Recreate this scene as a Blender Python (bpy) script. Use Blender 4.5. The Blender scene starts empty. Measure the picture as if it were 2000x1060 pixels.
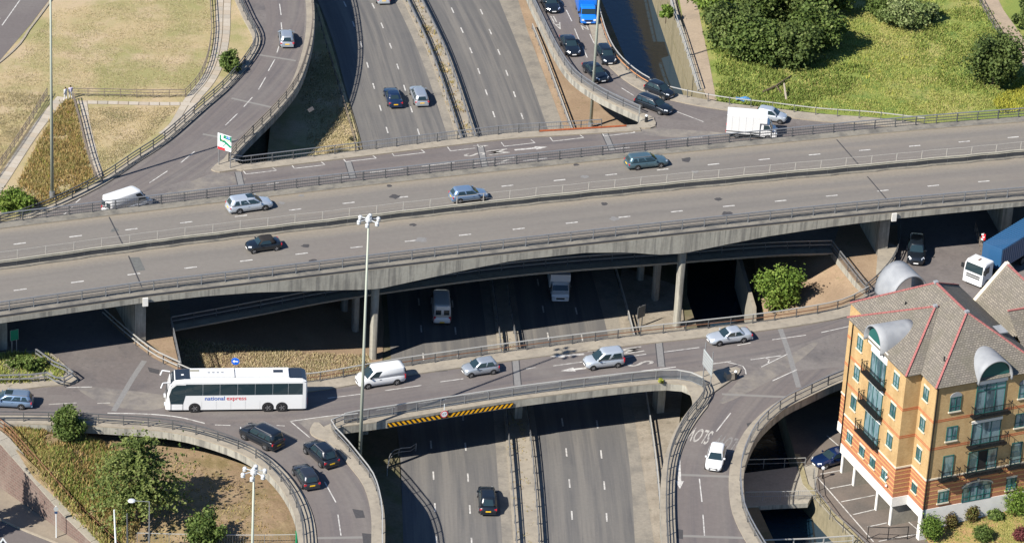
import bpy, bmesh, math, random
import numpy as np
from mathutils import Vector as V, Matrix, noise as mnoise
from mathutils.geometry import tessellate_polygon, delaunay_2d_cdt
random.seed(7); RNG = np.random.default_rng(7)
SC = bpy.context.scene; COL = SC.collection
# ---------------------------------------------------------------- camera (helicopter, long lens)
FPX, PITCH, ROLL, DIST = 7323.0, math.radians(28.37), math.radians(3.305), 415.7
_F = V((0, math.cos(PITCH), -math.sin(PITCH))); _U0 = V((0, math.sin(PITCH), math.cos(PITCH))); _R0 = V((1, 0, 0))
_R = _R0*math.cos(ROLL) + _U0*math.sin(ROLL); _U = -_R0*math.sin(ROLL) + _U0*math.cos(ROLL)
CAMPOS = -_F*DIST
cd = bpy.data.cameras.new('camera'); cam = bpy.data.objects.new('camera', cd); COL.objects.link(cam)
cd.sensor_width = 36; cd.lens = FPX/2000*36; cd.clip_start = 1; cd.clip_end = 6000
M = Matrix.Identity(4)
for i in range(3):
    M[i][0] = _R[i]; M[i][1] = _U[i]; M[i][2] = -_F[i]; M[i][3] = CAMPOS[i]
cam.matrix_world = M; SC.camera = cam
# ---------------------------------------------------------------- daylight
SAZ, SEL = math.radians(41.3), math.radians(41.1)          # shadows run towards SAZ (from +x to +y)
w = bpy.data.worlds.new('World'); SC.world = w; w.use_nodes = True
nt = w.node_tree; bg = nt.nodes['Background']; sky = nt.nodes.new('ShaderNodeTexSky')
sky.sky_type = 'NISHITA'; sky.ozone_density = 8.0; sky.dust_density = 0.0; sky.sun_disc = False; sky.sun_elevation = SEL
sky.sun_rotation = math.atan2(-math.cos(SAZ), -math.sin(SAZ)) % (2*math.pi)
nt.links.new(sky.outputs[0], bg.inputs[0]); bg.inputs[1].default_value = 0.07
sl = bpy.data.lights.new('sun', 'SUN'); sl.energy = 5.0; sl.angle = math.radians(0.5); sl.color = (1.0, 0.945, 0.865)
so = bpy.data.objects.new('sun', sl); COL.objects.link(so)
sd = V((math.cos(SAZ)*math.cos(SEL), math.sin(SAZ)*math.cos(SEL), -math.sin(SEL)))
so.rotation_euler = sd.to_track_quat('-Z', 'Y').to_euler(); so.location = (-60, -60, 80)
SC.cycles.diffuse_bounces = 1; SC.cycles.max_bounces = 6
SC.view_settings.view_transform = 'Standard'; SC.view_settings.look = 'None'
SC.view_settings.exposure = 0.79; SC.view_settings.gamma = 1.0; SC.view_settings.use_curve_mapping = False
# ---------------------------------------------------------------- helpers
ZR, ZF, ZW = 5.75, 12.0, -2.6                               # roundabout, flyover, water levels (main road is 0)
def P(x, y, z=0.0):
    """place on the level z that the photograph shows at pixel x, y (2000 px wide)"""
    d = _F*FPX + _R*(x-1000) - _U*(y-530)
    return CAMPOS + d*((z-CAMPOS.z)/d.z)
def PP(pts, z): return [P(p[0], p[1], p[2] if len(p) > 2 else z) for p in pts]
def spline(pts, step=1.5):
    """Catmull-Rom through points, evenly resampled"""
    pts = [V(p) for p in pts]; q = [pts[0]*2-pts[1]] + pts + [pts[-1]*2-pts[-2]]; out = []
    for i in range(1, len(q)-2):
        n = max(2, int((q[i+1]-q[i]).length/0.4))
        for k in range(n):
            t = k/n; a, b, c, d = q[i-1], q[i], q[i+1], q[i+2]
            out.append(0.5*((2*b)+(c-a)*t+(2*a-5*b+4*c-d)*t*t+(3*b-a-3*c+d)*t**3))
    out.append(pts[-1]); return resample(out, step)
def resample(pts, step):
    d = [0.0]
    for a, b in zip(pts, pts[1:]): d.append(d[-1]+(b-a).length)
    n = max(1, round(d[-1]/step)); res = []; j = 0
    for k in range(n+1):
        s = d[-1]*k/n
        while j < len(d)-2 and d[j+1] < s: j += 1
        t = (s-d[j])/max(1e-9, d[j+1]-d[j]); res.append(pts[j].lerp(pts[j+1], t))
    return res
def normals(pts):
    r = []
    for i in range(len(pts)):
        a = pts[max(0, i-1)]; b = pts[min(len(pts)-1, i+1)]; d = (b-a); d.z = 0; d.normalize(); r.append(V((-d.y, d.x, 0)))
    return r
def offset(pts, w, dz=0.0): return [p+n*w+V((0, 0, dz)) for p, n in zip(pts, normals(pts))]
def tag(o, label=None, cat=None, group=None, kind=None):
    if label: o['label'] = label
    if cat: o['category'] = cat
    if group: o['group'] = group
    if kind: o['kind'] = kind
    return o
def empty(name, loc, rz=0.0, label=None, cat=None, group=None):
    o = bpy.data.objects.new(name, None); COL.objects.link(o); o.location = loc; o.rotation_euler = (0, 0, rz)
    o.empty_display_size = 0.1
    return tag(o, label, cat, group)
def link(name, me, parent=None, loc=None, rz=None):
    o = bpy.data.objects.new(name, me); COL.objects.link(o)
    if parent: o.parent = parent
    if loc is not None: o.location = loc
    if rz is not None: o.rotation_euler = (0, 0, rz)
    return o
class MB:
    """collects primitives; build() links them as one mesh object"""
    def __init__(s): s.v = []; s.f = []; s.m = []; s.uv = {}
    def add(s, vs, fs, mi=0):
        o = len(s.v); s.v += [tuple(v) for v in vs]
        for f in fs: s.f.append([i+o for i in f]); s.m.append(mi)
        return s
    def box(s, c, d, rz=0.0, mi=0, taper=1.0):
        x, y, z = d[0]/2, d[1]/2, d[2]/2; cs, sn = math.cos(rz), math.sin(rz); vs = []
        for k in (-1, 1):
            t = taper if k > 0 else 1.0
            for i, j in ((-1, -1), (1, -1), (1, 1), (-1, 1)):
                a, b = i*x*t, j*y*t; vs.append((c[0]+a*cs-b*sn, c[1]+a*sn+b*cs, c[2]+k*z))
        return s.add(vs, [(3, 2, 1, 0), (4, 5, 6, 7), (0, 1, 5, 4), (1, 2, 6, 5), (2, 3, 7, 6), (3, 0, 4, 7)], mi)
    def bar(s, a, b, w, h=None, mi=0):
        """rectangular bar between two points"""
        a, b = V(a), V(b); h = h or w; d = (b-a).normalized()
        r = d.cross(V((0, 0, 1)));
        if r.length < 1e-4: r = V((1, 0, 0))
        r.normalize(); u = r.cross(d).normalized(); vs = []
        for p in (a, b):
            for i, j in ((-1, -1), (1, -1), (1, 1), (-1, 1)): vs.append(p+r*(i*w/2)+u*(j*h/2))
        return s.add(vs, [(3, 2, 1, 0), (4, 5, 6, 7), (0, 1, 5, 4), (1, 2, 6, 5), (2, 3, 7, 6), (3, 0, 4, 7)], mi)
    def sweep(s, pts, w, h, mi=0, close=True):
        """box section swept along a mostly level path"""
        ns = normals(pts); o = len(s.v)
        for p, n in zip(pts, ns):
            for i, j in ((-1, -1), (1, -1), (1, 1), (-1, 1)): s.v.append(tuple(p+n*(i*w/2)+V((0, 0, j*h/2))))
        for k in range(len(pts)-1):
            for i in range(4):
                j = (i+1) % 4; s.f.append([o+4*k+i, o+4*(k+1)+i, o+4*(k+1)+j, o+4*k+j]); s.m.append(mi)
        s.f.append([o, o+1, o+2, o+3]); s.m.append(mi); e = o+4*(len(pts)-1); s.f.append([e+3, e+2, e+1, e]); s.m.append(mi)
        return s
    def tube(s, a, b, r0, r1=None, n=8, mi=0, cap=True):
        a, b = V(a), V(b); r1 = r0 if r1 is None else r1; d = (b-a).normalized()
        x = d.cross(V((0, 0, 1)));
        if x.length < 1e-3: x = V((1, 0, 0))
        x.normalize(); y = d.cross(x); vs = []
        for p, r in ((a, r0), (b, r1)):
            for k in range(n): t = 2*math.pi*k/n; vs.append(p+x*(r*math.cos(t))+y*(r*math.sin(t)))
        fs = [(k, (k+1) % n, n+(k+1) % n, n+k) for k in range(n)]
        if cap: fs += [tuple(range(n))[::-1], tuple(range(n, 2*n))]
        return s.add(vs, fs, mi)
    def ball(s, c, r, n=8, m=6, mi=0, sz=1.0):
        vs = []; fs = []
        for i in range(m+1):
            a = math.pi*i/m
            for k in range(n): t = 2*math.pi*k/n; vs.append((c[0]+r*math.sin(a)*math.cos(t), c[1]+r*math.sin(a)*math.sin(t), c[2]+r*sz*math.cos(a)))
        for i in range(m):
            for k in range(n): fs.append((i*n+k, (i+1)*n+k, (i+1)*n+(k+1) % n, i*n+(k+1) % n))
        return s.add(vs, fs, mi)
    def mesh(s, name, mats, smooth=False):
        me = bpy.data.meshes.new(name); me.from_pydata(s.v, [], s.f)
        for m in (mats if isinstance(mats, (list, tuple)) else [mats]): me.materials.append(m)
        me.polygons.foreach_set('material_index', s.m)
        if smooth: me.polygons.foreach_set('use_smooth', [True]*len(s.f))
        me.update(); return me
    def build(s, name, mats, parent=None, smooth=False, loc=None, rz=None):
        return link(name, s.mesh(name, mats, smooth), parent, loc, rz)
def fixnormals(me):
    bm = bmesh.new(); bm.from_mesh(me); bmesh.ops.recalc_face_normals(bm, faces=bm.faces); bm.to_mesh(me); bm.free()
def prism(name, outer, holes, depth, mats, parent=None, side=1):
    """flat polygon with holes as a slab; mats = top, side"""
    loops = [[V((p.x, p.y, 0)) for p in outer]] + [[V((p.x, p.y, 0)) for p in h] for h in holes]
    src = list(outer); [src.extend(h) for h in holes]
    tris = tessellate_polygon(loops); n = len(src); mb = MB()
    mb.v = [tuple(p) for p in src]
    for t in tris:
        a, b, c = (src[i] for i in t)
        up = (b-a).cross(c-a).z > 0; mb.f.append(list(t) if up else list(t)[::-1]); mb.m.append(0)
    if depth:
        mb.v += [(p.x, p.y, p.z-depth) for p in src]
        for f in list(mb.f): mb.f.append([i+n for i in f[::-1]]); mb.m.append(side)
        o = 0
        for L in [outer]+list(holes):
            k = len(L)
            for i in range(k):
                j = (i+1) % k; mb.f.append([o+i, o+j, n+o+j, n+o+i]); mb.m.append(side)
            o += k
    o = mb.build(name, mats, parent)
    if depth: fixnormals(o.data)
    return o
def strip(name, L, R, mat, parent=None, dz=0.0, across=1):
    """road-like sheet between two edges, UV in metres (u across, v along)"""
    n = min(len(L), len(R)); mb = MB(); uv = []; s = 0.0; rows = []
    for i in range(n):
        if i: s += ((L[i]-L[i-1]).length+(R[i]-R[i-1]).length)/2
        wd = (R[i]-L[i]).length
        for k in range(across+1):
            t = k/across; p = L[i].lerp(R[i], t); mb.v.append((p.x, p.y, p.z+dz)); uv.append((t*wd, s))
    m = across+1
    for i in range(n-1):
        for k in range(across): mb.f.append([i*m+k, i*m+k+1, (i+1)*m+k+1, (i+1)*m+k]); mb.m.append(0)
    me = mb.mesh(name, mat); lay = me.uv_layers.new(name='UVMap')
    for lp in me.loops: lay.data[lp.index].uv = uv[lp.vertex_index]
    if me.polygons[0].normal.z < 0: me.flip_normals()
    return link(name, me, parent)
def ribbon(name, pts, w, h, mats, parent=None, down=0.0):
    """raised kerbed strip of width w to the left of the path (negative = right), h high"""
    a = pts; b = offset(pts, w); mb = MB(); n = len(pts); e = V((0, 0, h)); lo = V((0, 0, -down))
    for p, q in zip(a, b): mb.v += [tuple(p+lo), tuple(p+e), tuple(q+e), tuple(q+lo)]
    for i in range(n-1):
        for k in range(3): mb.f.append([4*i+k, 4*i+k+1, 4*i+5+k, 4*i+4+k]); mb.m.append(0 if k == 1 else 1)
    mb.f.append([0, 1, 2, 3]); mb.m.append(1); mb.f.append([4*n-1, 4*n-2, 4*n-3, 4*n-4]); mb.m.append(1)
    o = mb.build(name, mats, parent); fixnormals(o.data); return o
def tin(name, pts, mat, sub=2, amp=0.15, scale=0.35, parent=None, kind='structure'):
    """terrain patch through 3D points"""
    r = delaunay_2d_cdt([V((p.x, p.y)) for p in pts], [], [], 0, 1e-4); bm = bmesh.new()
    zs = {}
    vs = []
    for v2, ids in zip(r[0], r[3]): vs.append(bm.verts.new((v2.x, v2.y, pts[ids[0]].z if ids else 0)))
    for f in r[2]: bm.faces.new([vs[i] for i in f])
    bmesh.ops.recalc_face_normals(bm, faces=bm.faces)
    if sub:
        bmesh.ops.subdivide_edges(bm, edges=bm.edges, cuts=sub, use_grid_fill=True)
        bmesh.ops.triangulate(bm, faces=bm.faces)
        bmesh.ops.smooth_vert(bm, verts=[v for v in bm.verts if not v.is_boundary], factor=0.5, use_axis_z=True)
        for v in bm.verts:
            if not v.is_boundary: v.co.z += amp*mnoise.noise(v.co*scale)
    me = bpy.data.meshes.new(name); bm.to_mesh(me); bm.free(); me.materials.append(mat)
    if sum(p.normal.z for p in me.polygons) < 0: me.flip_normals()
    me.polygons.foreach_set('use_smooth', [True]*len(me.polygons))
    return tag(link(name, me, parent), kind=kind)
# ---------------------------------------------------------------- materials
def _n(t, ty, **k):
    n = t.nodes.new(ty)
    for a, b in k.items():
        if a.startswith('i_'): n.inputs[a[2:].replace('_', ' ')].default_value = b
        else: setattr(n, a, b)
    return n
def ramp(t, fac, stops):
    r = t.nodes.new('ShaderNodeValToRGB'); e = r.color_ramp.elements
    while len(e) < len(stops): e.new(0.5)
    for x, (p, c) in zip(e, stops): x.position = p; x.color = (*c, 1) if len(c) == 3 else c
    t.links.new(fac, r.inputs[0]); return r.outputs[0]
def mat(name, col, rough=0.8, metal=0.0, spec=0.3, noise=None, bump=0.0, bscale=8.0, layers=(), coat=0.0, obj=False):
    """noise = (scale, amount): brightness mottling; layers = [(scale, lo, hi, colour, strength, stretch)] blended in by noise"""
    m = bpy.data.materials.new(name); m.use_nodes = True; t = m.node_tree; b = t.nodes['Principled BSDF']
    b.inputs['Roughness'].default_value = rough; b.inputs['Metallic'].default_value = metal
    b.inputs['Specular IOR Level'].default_value = spec; b.inputs['Coat Weight'].default_value = coat
    b.inputs['Base Color'].default_value = (*col, 1)
    if not (noise or layers or bump): return m
    if obj: pos = t.nodes.new('ShaderNodeTexCoord').outputs['Object']
    else: pos = t.nodes.new('ShaderNodeNewGeometry').outputs['Position']
    cur = None
    rgb = t.nodes.new('ShaderNodeRGB'); rgb.outputs[0].default_value = (*col, 1); cur = rgb.outputs[0]
    for sc, lo, hi, c, st, stretch in layers:
        src = pos
        if stretch == 'uv':
            uvn = t.nodes.new('ShaderNodeUVMap'); mp = t.nodes.new('ShaderNodeMapping'); mp.inputs['Scale'].default_value = (1, 0.03, 1)
            t.links.new(uvn.outputs[0], mp.inputs[0]); src = mp.outputs[0]
        elif stretch:
            mp = t.nodes.new('ShaderNodeMapping'); mp.inputs['Scale'].default_value = stretch
            t.links.new(pos, mp.inputs[0]); src = mp.outputs[0]
        nz = _n(t, 'ShaderNodeTexNoise', i_Scale=sc, i_Detail=5.0, i_Roughness=0.6); t.links.new(src, nz.inputs['Vector'])
        mr = _n(t, 'ShaderNodeMapRange', clamp=True); mr.inputs[1].default_value = lo; mr.inputs[2].default_value = hi; mr.inputs[4].default_value = st
        t.links.new(nz.outputs[0], mr.inputs[0]); mx = t.nodes.new('ShaderNodeMix'); mx.data_type = 'RGBA'
        t.links.new(mr.outputs[0], mx.inputs[0]); t.links.new(cur, mx.inputs[6]); mx.inputs[7].default_value = (*c, 1); cur = mx.outputs[2]
    if noise:
        nz = _n(t, 'ShaderNodeTexNoise', i_Scale=noise[0], i_Detail=6.0, i_Roughness=0.7); t.links.new(pos, nz.inputs['Vector'])
        mr = _n(t, 'ShaderNodeMapRange'); mr.inputs[1].default_value = 0.25; mr.inputs[2].default_value = 0.75
        mr.inputs[3].default_value = 1-noise[1]; mr.inputs[4].default_value = 1+noise[1]
        t.links.new(nz.outputs[0], mr.inputs[0]); mx = t.nodes.new('ShaderNodeMix'); mx.data_type = 'RGBA'; mx.blend_type = 'MULTIPLY'; mx.inputs[0].default_value = 1
        t.links.new(cur, mx.inputs[6]); t.links.new(mr.outputs[0], mx.inputs[7]); cur = mx.outputs[2]
    t.links.new(cur, b.inputs['Base Color'])
    if bump:
        nz = _n(t, 'ShaderNodeTexNoise', i_Scale=bscale, i_Detail=4.0); t.links.new(pos, nz.inputs['Vector'])
        bp = _n(t, 'ShaderNodeBump', i_Strength=bump, i_Distance=0.05); t.links.new(nz.outputs[0], bp.inputs['Height']); t.links.new(bp.outputs[0], b.inputs['Normal'])
    return m
def leafmat(name, cols, trans=0.25):
    """leaf colour picked per leaf from the 'rnd' face attribute"""
    m = bpy.data.materials.new(name); m.use_nodes = True; t = m.node_tree; b = t.nodes['Principled BSDF']
    a = t.nodes.new('ShaderNodeAttribute'); a.attribute_name = 'rnd'
    c = ramp(t, a.outputs['Fac'], [(i/(len(cols)-1), x) for i, x in enumerate(cols)]); t.links.new(c, b.inputs['Base Color'])
    b.inputs['Roughness'].default_value = 0.65; b.inputs['Specular IOR Level'].default_value = 0.2
    tr = t.nodes.new('ShaderNodeBsdfTranslucent'); t.links.new(c, tr.inputs[0]); mx = t.nodes.new('ShaderNodeMixShader'); mx.inputs[0].default_value = trans
    t.links.new(b.outputs[0], mx.inputs[1]); t.links.new(tr.outputs[0], mx.inputs[2]); t.links.new(mx.outputs[0], t.nodes['Material Output'].inputs[0])
    return m
TAN = (0.30, 0.265, 0.21)
mAsph = mat('asphalt', (0.132, 0.115, 0.108), 0.85, layers=[(0.05, .42, .66, (0.175, 0.16, 0.148), .85, None), (0.22, .52, .72, (0.088, 0.082, 0.084), .7, None), (1.4, .62, .7, (0.07, 0.067, 0.07), .6, None)], noise=(2.5, .16), bump=.25, bscale=30)
mAsphMain = mat('asphalt_carriageway', (0.113, 0.109, 0.105), 0.85, layers=[(0.75, .42, .62, (0.172, 0.16, 0.143), .85, 'uv'), (1.6, .5, .66, (0.078, 0.078, 0.081), .6, 'uv'), (0.09, .5, .7, (0.15, 0.143, 0.13), .5, None)], noise=(3, .08), bump=.2, bscale=30)
mAsphRamp = mat('asphalt_ramp', (0.142, 0.124, 0.116), 0.85, layers=[(0.6, .45, .62, (0.1, 0.091, 0.093), .75, 'uv'), (0.32, .5, .72, (0.19, 0.172, 0.15), .7, 'uv'), (0.12, .5, .68, (0.165, 0.15, 0.138), .6, None)], noise=(2.5, .1), bump=.2, bscale=30)
mAsphFly = mat('asphalt_flyover', (0.176, 0.161, 0.142), 0.85, layers=[(0.5, .45, .65, (0.148, 0.137, 0.124), .8, 'uv'), (0.4, .55, .7, (0.23, 0.2, 0.16), .5, 'uv'), (0.08, .48, .66, (0.16, 0.142, 0.128), .6, None)], noise=(2, .08), bump=.2, bscale=30)
mConc = mat('concrete', (0.30, 0.275, 0.225), 0.85, layers=[(0.4, .5, .7, (0.2, 0.19, 0.16), .6, None)], noise=(3, .16), bump=.2)
mConcStain = mat('concrete_weathered', (0.34, 0.325, 0.275), 0.85, layers=[(0.3, .45, .7, (0.24, 0.225, 0.19), .7, None), (2.2, .46, .62, (0.125, 0.12, 0.11), .65, (1, 1, .06)), (0.7, .55, .7, (0.16, 0.15, 0.13), .7, (1, 1, .25))], noise=(3, .14))
mFoot = mat('footway_concrete', TAN, 0.9, layers=[(0.5, .42, .68, (0.22, 0.195, 0.16), .8, None), (2.0, .56, .72, (0.145, 0.13, 0.105), .65, None)], noise=(4, .18))
mKerb = mat('kerb_stone', (0.3, 0.26, 0.2), 0.85, noise=(2, .2))
mDust = mat('gritty_shoulder', (0.235, 0.212, 0.175), 0.9, layers=[(0.4, .45, .65, (0.14, 0.13, 0.115), .7, None)], noise=(3, .18))
mPaint = mat('road_paint', (0.52, 0.505, 0.47), 0.6, layers=[(2.5, .44, .62, (0.24, 0.225, 0.21), .75, None)])
mPaintOld = mat('worn_road_paint', (0.42, 0.40, 0.36), 0.7, layers=[(3.0, .45, .65, (0.16, 0.15, 0.145), .75, None)])
mJoint = mat('expansion_joint', (0.19, 0.185, 0.178), 0.8, noise=(4, .2)); mJointDk = mat('joint_seal', (0.05, 0.05, 0.053), 0.7)
mPatch = mat('asphalt_patch', (0.058, 0.056, 0.058), 0.9, noise=(4, .25))
mSteel = mat('galvanised_steel', (0.33, 0.34, 0.35), 0.5, .6, noise=(2, .15)); mSteelDk = mat('weathered_steel', (0.115, 0.118, 0.12), 0.6, .3, noise=(2, .25))
mSteelLt = mat('bright_steel', (0.55, 0.54, 0.50), 0.45, .4); mRust = mat('rusty_steel', (0.2, 0.1, 0.055), 0.85, noise=(3, .3))
mWood = mat('weathered_wood', (0.17, 0.14, 0.115), 0.9, noise=(4, .25)); mCream = mat('cream_barrier', (0.42, 0.395, 0.32), 0.6, noise=(1, .2))
mSoil = mat('dry_soil', (0.24, 0.17, 0.11), 0.95, layers=[(0.25, .45, .65, (0.30, 0.22, 0.145), .8, None), (1.5, .58, .75, (0.13, 0.12, 0.055), .6, None)], noise=(5, .2), bump=.5, bscale=3)
mField = mat('parched_grass', (0.37, 0.29, 0.165), 0.95, layers=[(0.11, .41, .58, (0.235, 0.225, 0.09), .9, None), (0.2, .5, .64, (0.40, 0.31, 0.2), .85, None), (1.4, .55, .75, (0.17, 0.175, 0.06), .5, None), (6, .5, .8, (0.42, 0.35, 0.22), .35, None)], noise=(14, .25), bump=.8, bscale=9)
mGreen = mat('rough_grass', (0.17, 0.21, 0.045), 0.95, layers=[(0.12, .45, .6, (0.29, 0.265, 0.09), .9, None), (0.35, .5, .66, (0.09, 0.15, 0.03), .8, None), (1.6, .55, .75, (0.3, 0.27, 0.06), .5, None)], noise=(8, .3), bump=1.0, bscale=5)
mBank = mat('bank_undergrowth', (0.24, 0.155, 0.06), 0.95, layers=[(0.4, .45, .62, (0.12, 0.12, 0.035), .9, None), (1.2, .5, .7, (0.34, 0.23, 0.11), .6, None)], noise=(6, .3), bump=1.0, bscale=4)
mGround = mat('ground', (0.15, 0.125, 0.08), 0.95, layers=[(0.3, .45, .65, (0.09, 0.095, 0.04), .8, None)], noise=(3, .25), bump=.5, bscale=3)
mBed = mat('river_wall', (0.23, 0.2, 0.13), 0.9, layers=[(1.0, .5, .7, (0.12, 0.11, 0.065), .8, (1, 1, .1))], noise=(2, .2))
mWater = mat('water', (0.010, 0.030, 0.052), 0.1, 0, .5, bump=.4, bscale=1.3)
# ---------------------------------------------------------------- ground, river
def RBx(y): return float(np.interp(y, [-300, -80, -53, -47, -41.8, -2.4, 11.6, 57, 90, 300], [62, 46, 36, 33, 30.6, 26.5, 25.3, 19.4, 15, -15]))
def LBx(y): return float(np.interp(y, [-300, -80, -60, -43, -3.3, 11.6, 57, 80, 300], [55, 36, 29, 25.2, 19.4, 19.7, 12.6, 8.5, -24]))
ys = [-1500, -300] + list(np.arange(-120, 140, 3.0)) + [300, 1500]
mb = MB(); ZG = -0.06
for y in ys:
    l, r = LBx(y), RBx(y); mb.v += [(-1500, y, ZG), (l, y, ZG), (l, y, -3.4), (r, y, -3.4), (r, y, ZG), (1500, y, ZG)]
for i in range(len(ys)-1):
    for k in range(5): mb.f.append([6*i+k, 6*i+k+1, 6*i+7+k, 6*i+6+k]); mb.m.append(0 if k in (0, 4) else 1)
g = mb.build('ground', [mGround, mBed]); fixnormals(g.data); tag(g, kind='structure')
if g.data.polygons[0].normal.z < 0: g.data.flip_normals()
mb = MB(); yy = list(np.arange(-120, 141, 6.0))
for y in yy: mb.v += [(LBx(y)-.02, y, ZW), (RBx(y)+.02, y, ZW)]
for i in range(len(yy)-1): mb.f.append([2*i, 2*i+1, 2*i+3, 2*i+2]); mb.m.append(0)
tag(mb.build('river_water', mWater), kind='structure')
# ---------------------------------------------------------------- main carriageway
A_ = [(600, -40), (625, 12), (650, 80), (676, 175), (704, 270), (722, 350), (740, 440), (752, 540), (760, 640), (766, 740), (775, 830), (782, 900), (786, 1000), (789, 1110)]
B_ = [(768, -45), (787, 0), (838, 110), (890, 262), (915, 350), (938, 450), (955, 550), (968, 640), (980, 760), (988, 860), (996, 960), (1003, 1060), (1006, 1110)]
C_ = [(800, -45), (822, 0), (874, 110), (926, 262), (952, 350), (975, 450), (992, 550), (1006, 640), (1025, 760), (1040, 860), (1050, 960), (1057, 1060), (1060, 1110)]
D_ = [(972, -45), (988, 0), (1033, 110), (1088, 262), (1118, 350), (1146, 450), (1176, 550), (1200, 640), (1222, 740), (1238, 840), (1250, 940), (1258, 1060), (1261, 1110)]
def ext(pts, n0=60, n1=60):
    a = (pts[0]-pts[1]).normalized(); b = (pts[-1]-pts[-2]).normalized(); return [pts[0]+a*n0]+pts+[pts[-1]+b*n1]
def ysamp(pts, n=90):
    """sample an edge at common far-to-near parameters"""
    s = spline(ext(PP(pts, 0)), 1.0); yv = np.array([-p.y for p in s]); xv = np.array([p.x for p in s])
    return lambda y: float(np.interp(-y, yv, xv))
fa, fb, fc, fd = map(ysamp, (A_, B_, C_, D_)); YS = list(np.arange(130, -130, -2.0))
lane_road = {}
for nm, f0, f1 in (('carriageway', fa, fb), ('carriageway', fc, fd)):
    L = [V((f0(y), y, 0)) for y in YS]; R = [V((f1(y), y, 0)) for y in YS]
    lane_road[f0] = tag(strip('carriageway', L, R, mAsphMain, across=2), kind='structure')
# grit shoulders beside the median and the nearside
o = ribbon('concrete_shoulder', [V((fd(y), y, -.03)) for y in YS], 1.7, .05, [mDust, mDust]); tag(o, kind='structure')
o = strip('median_dust', [V((fb(y)-1.1, y, .004)) for y in YS], [V((fb(y), y, .004)) for y in YS], mDust, lane_road[fa])
o = strip('median_dust', [V((fc(y), y, .004)) for y in YS], [V((fc(y)+.6, y, .004)) for y in YS], mDust, lane_road[fc])
o = strip('edge_dust', [V((fd(y)-.9, y, .004)) for y in YS], [V((fd(y), y, .004)) for y in YS], mDust, lane_road[fc])
med = prism('central_reservation', [V((fb(y), y, .14)) for y in YS]+[V((fc(y), y, .14)) for y in YS[::-1]], [], .25, [mFoot, mKerb]); tag(med, kind='structure')
def quad(c, d, ln, wd, z):
    d = V((d.x, d.y, 0)).normalized(); n = V((-d.y, d.x, 0)); a, b = c-d*(ln/2), c+d*(ln/2)
    return [V((p.x, p.y, z)) for p in (a-n*wd/2, b-n*wd/2, b+n*wd/2, a+n*wd/2)]
_dash = {}
def dash(c, d, ln, wd, z, m, parent, name='lane_dash'):
    key = (round(ln, 2), round(wd, 2), m.name)
    if key not in _dash: _dash[key] = MB().add([(-ln/2, -wd/2, 0), (ln/2, -wd/2, 0), (ln/2, wd/2, 0), (-ln/2, wd/2, 0)], [(0, 1, 2, 3)]).mesh(name, m)
    return link(name, _dash[key], parent, (c.x, c.y, z), math.atan2(d.y, d.x))
def dashes(line, phase, step, ln, wd, z, m, parent, y0=1e9, y1=-1e9):
    """dashes every step metres along a polyline, one of them at the point nearest to phase"""
    d = [0.0]
    for a, b in zip(line, line[1:]): d.append(d[-1]+(b-a).length)
    k = min(range(len(line)), key=lambda i: (line[i]-phase).length); s = d[k] % step
    while s < d[-1]:
        j = max(0, min(len(d)-2, int(np.searchsorted(d, s))-1)); t = (s-d[j])/(d[j+1]-d[j]); p = line[j].lerp(line[j+1], t)
        if y1 < p.y < y0: dash(p, line[j+1]-line[j], ln, wd, z, m, parent)
        s += step
for f0, f1, fr, ph in ((fa, fb, .30, (852, 1000)), (fa, fb, .62, (920, 1000)), (fc, fd, .316, (1112, 935)), (fc, fd, .652, (1179, 943))):
    dashes([V((f0(y)*(1-fr)+f1(y)*fr, y, 0)) for y in YS], P(*ph, 0), 6.0, 1.6, .16, .006, mPaint, lane_road[f0], 95, -75)
# ---------------------------------------------------------------- roundabout deck (one slab with the opening in it)
def E(pts, z=ZR, step=1.5): return spline(PP(pts, z), step)
e1 = E([(-250, 832), (-60, 829), (60, 829), (165, 832), (216, 835), (293, 840), (357, 849), (418, 866), (470, 886), (510, 912), (548, 953), (573, 1000), (583, 1050), (585, 1130)])
e2 = E([(753, 1130), (752, 1060), (752, 1019), (747, 981), (734, 943), (711, 912), (680, 874), (658, 852), (650, 843), (654, 836), (668, 834), (700, 830)])
e3 = E([(700, 830), (766, 821), (870, 804), (1000, 783), (1100, 770), (1200, 758), (1280, 750), (1322, 750), (1347, 756), (1360, 768), (1357, 786), (1340, 808), (1318, 842), (1302, 880), (1293, 918), (1290, 960), (1290, 1010), (1293, 1075), (1295, 1130)])
e5 = E([(1535, 1130), (1510, 1095), (1488, 1060), (1471, 1030), (1458, 998), (1453, 966), (1452, 935), (1458, 900), (1476, 858), (1500, 828), (1535, 799), (1570, 781), (1620, 757), (1660, 741), (1750, 705), (1830, 680)])
eR = PP([(2000, 660), (2300, 600), (2300, 330), (2050, 262)], ZR)
e10 = E([(1805, 243), (1700, 231), (1600, 224), (1500, 212), (1420, 203), (1350, 191), (1290, 176), (1250, 155), (1215, 124), (1195, 92), (1182, 55), (1172, 15), (1160, -45), (1140, -150)])
e9 = E([(985, -150), (1012, -60), (1032, 0), (1055, 50), (1085, 110), (1115, 152), (1160, 185), (1205, 208), (1245, 226), (1264, 234), (1272, 240), (1264, 246), (1245, 245)])
e7 = E([(1245, 245), (1100, 254), (1000, 260), (900, 271), (700, 295), (500, 319), (462, 323), (452, 318)])
e8 = E([(452, 318), (468, 297), (500, 264), (546, 217), (584, 168), (606, 108), (615, 52), (613, 0), (603, -60), (575, -150)])
e11 = E([(430, -150), (445, -40), (472, 30), (494, 78), (478, 118), (433, 172), (382, 217), (313, 277), (260, 312), (190, 358), (110, 398), (60, 418), (0, 437), (-250, 500)])
outer = e1 + e2[:-1] + e3 + e5 + eR + e10 + e9[:-1] + e7[:-1] + e8 + e11
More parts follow.
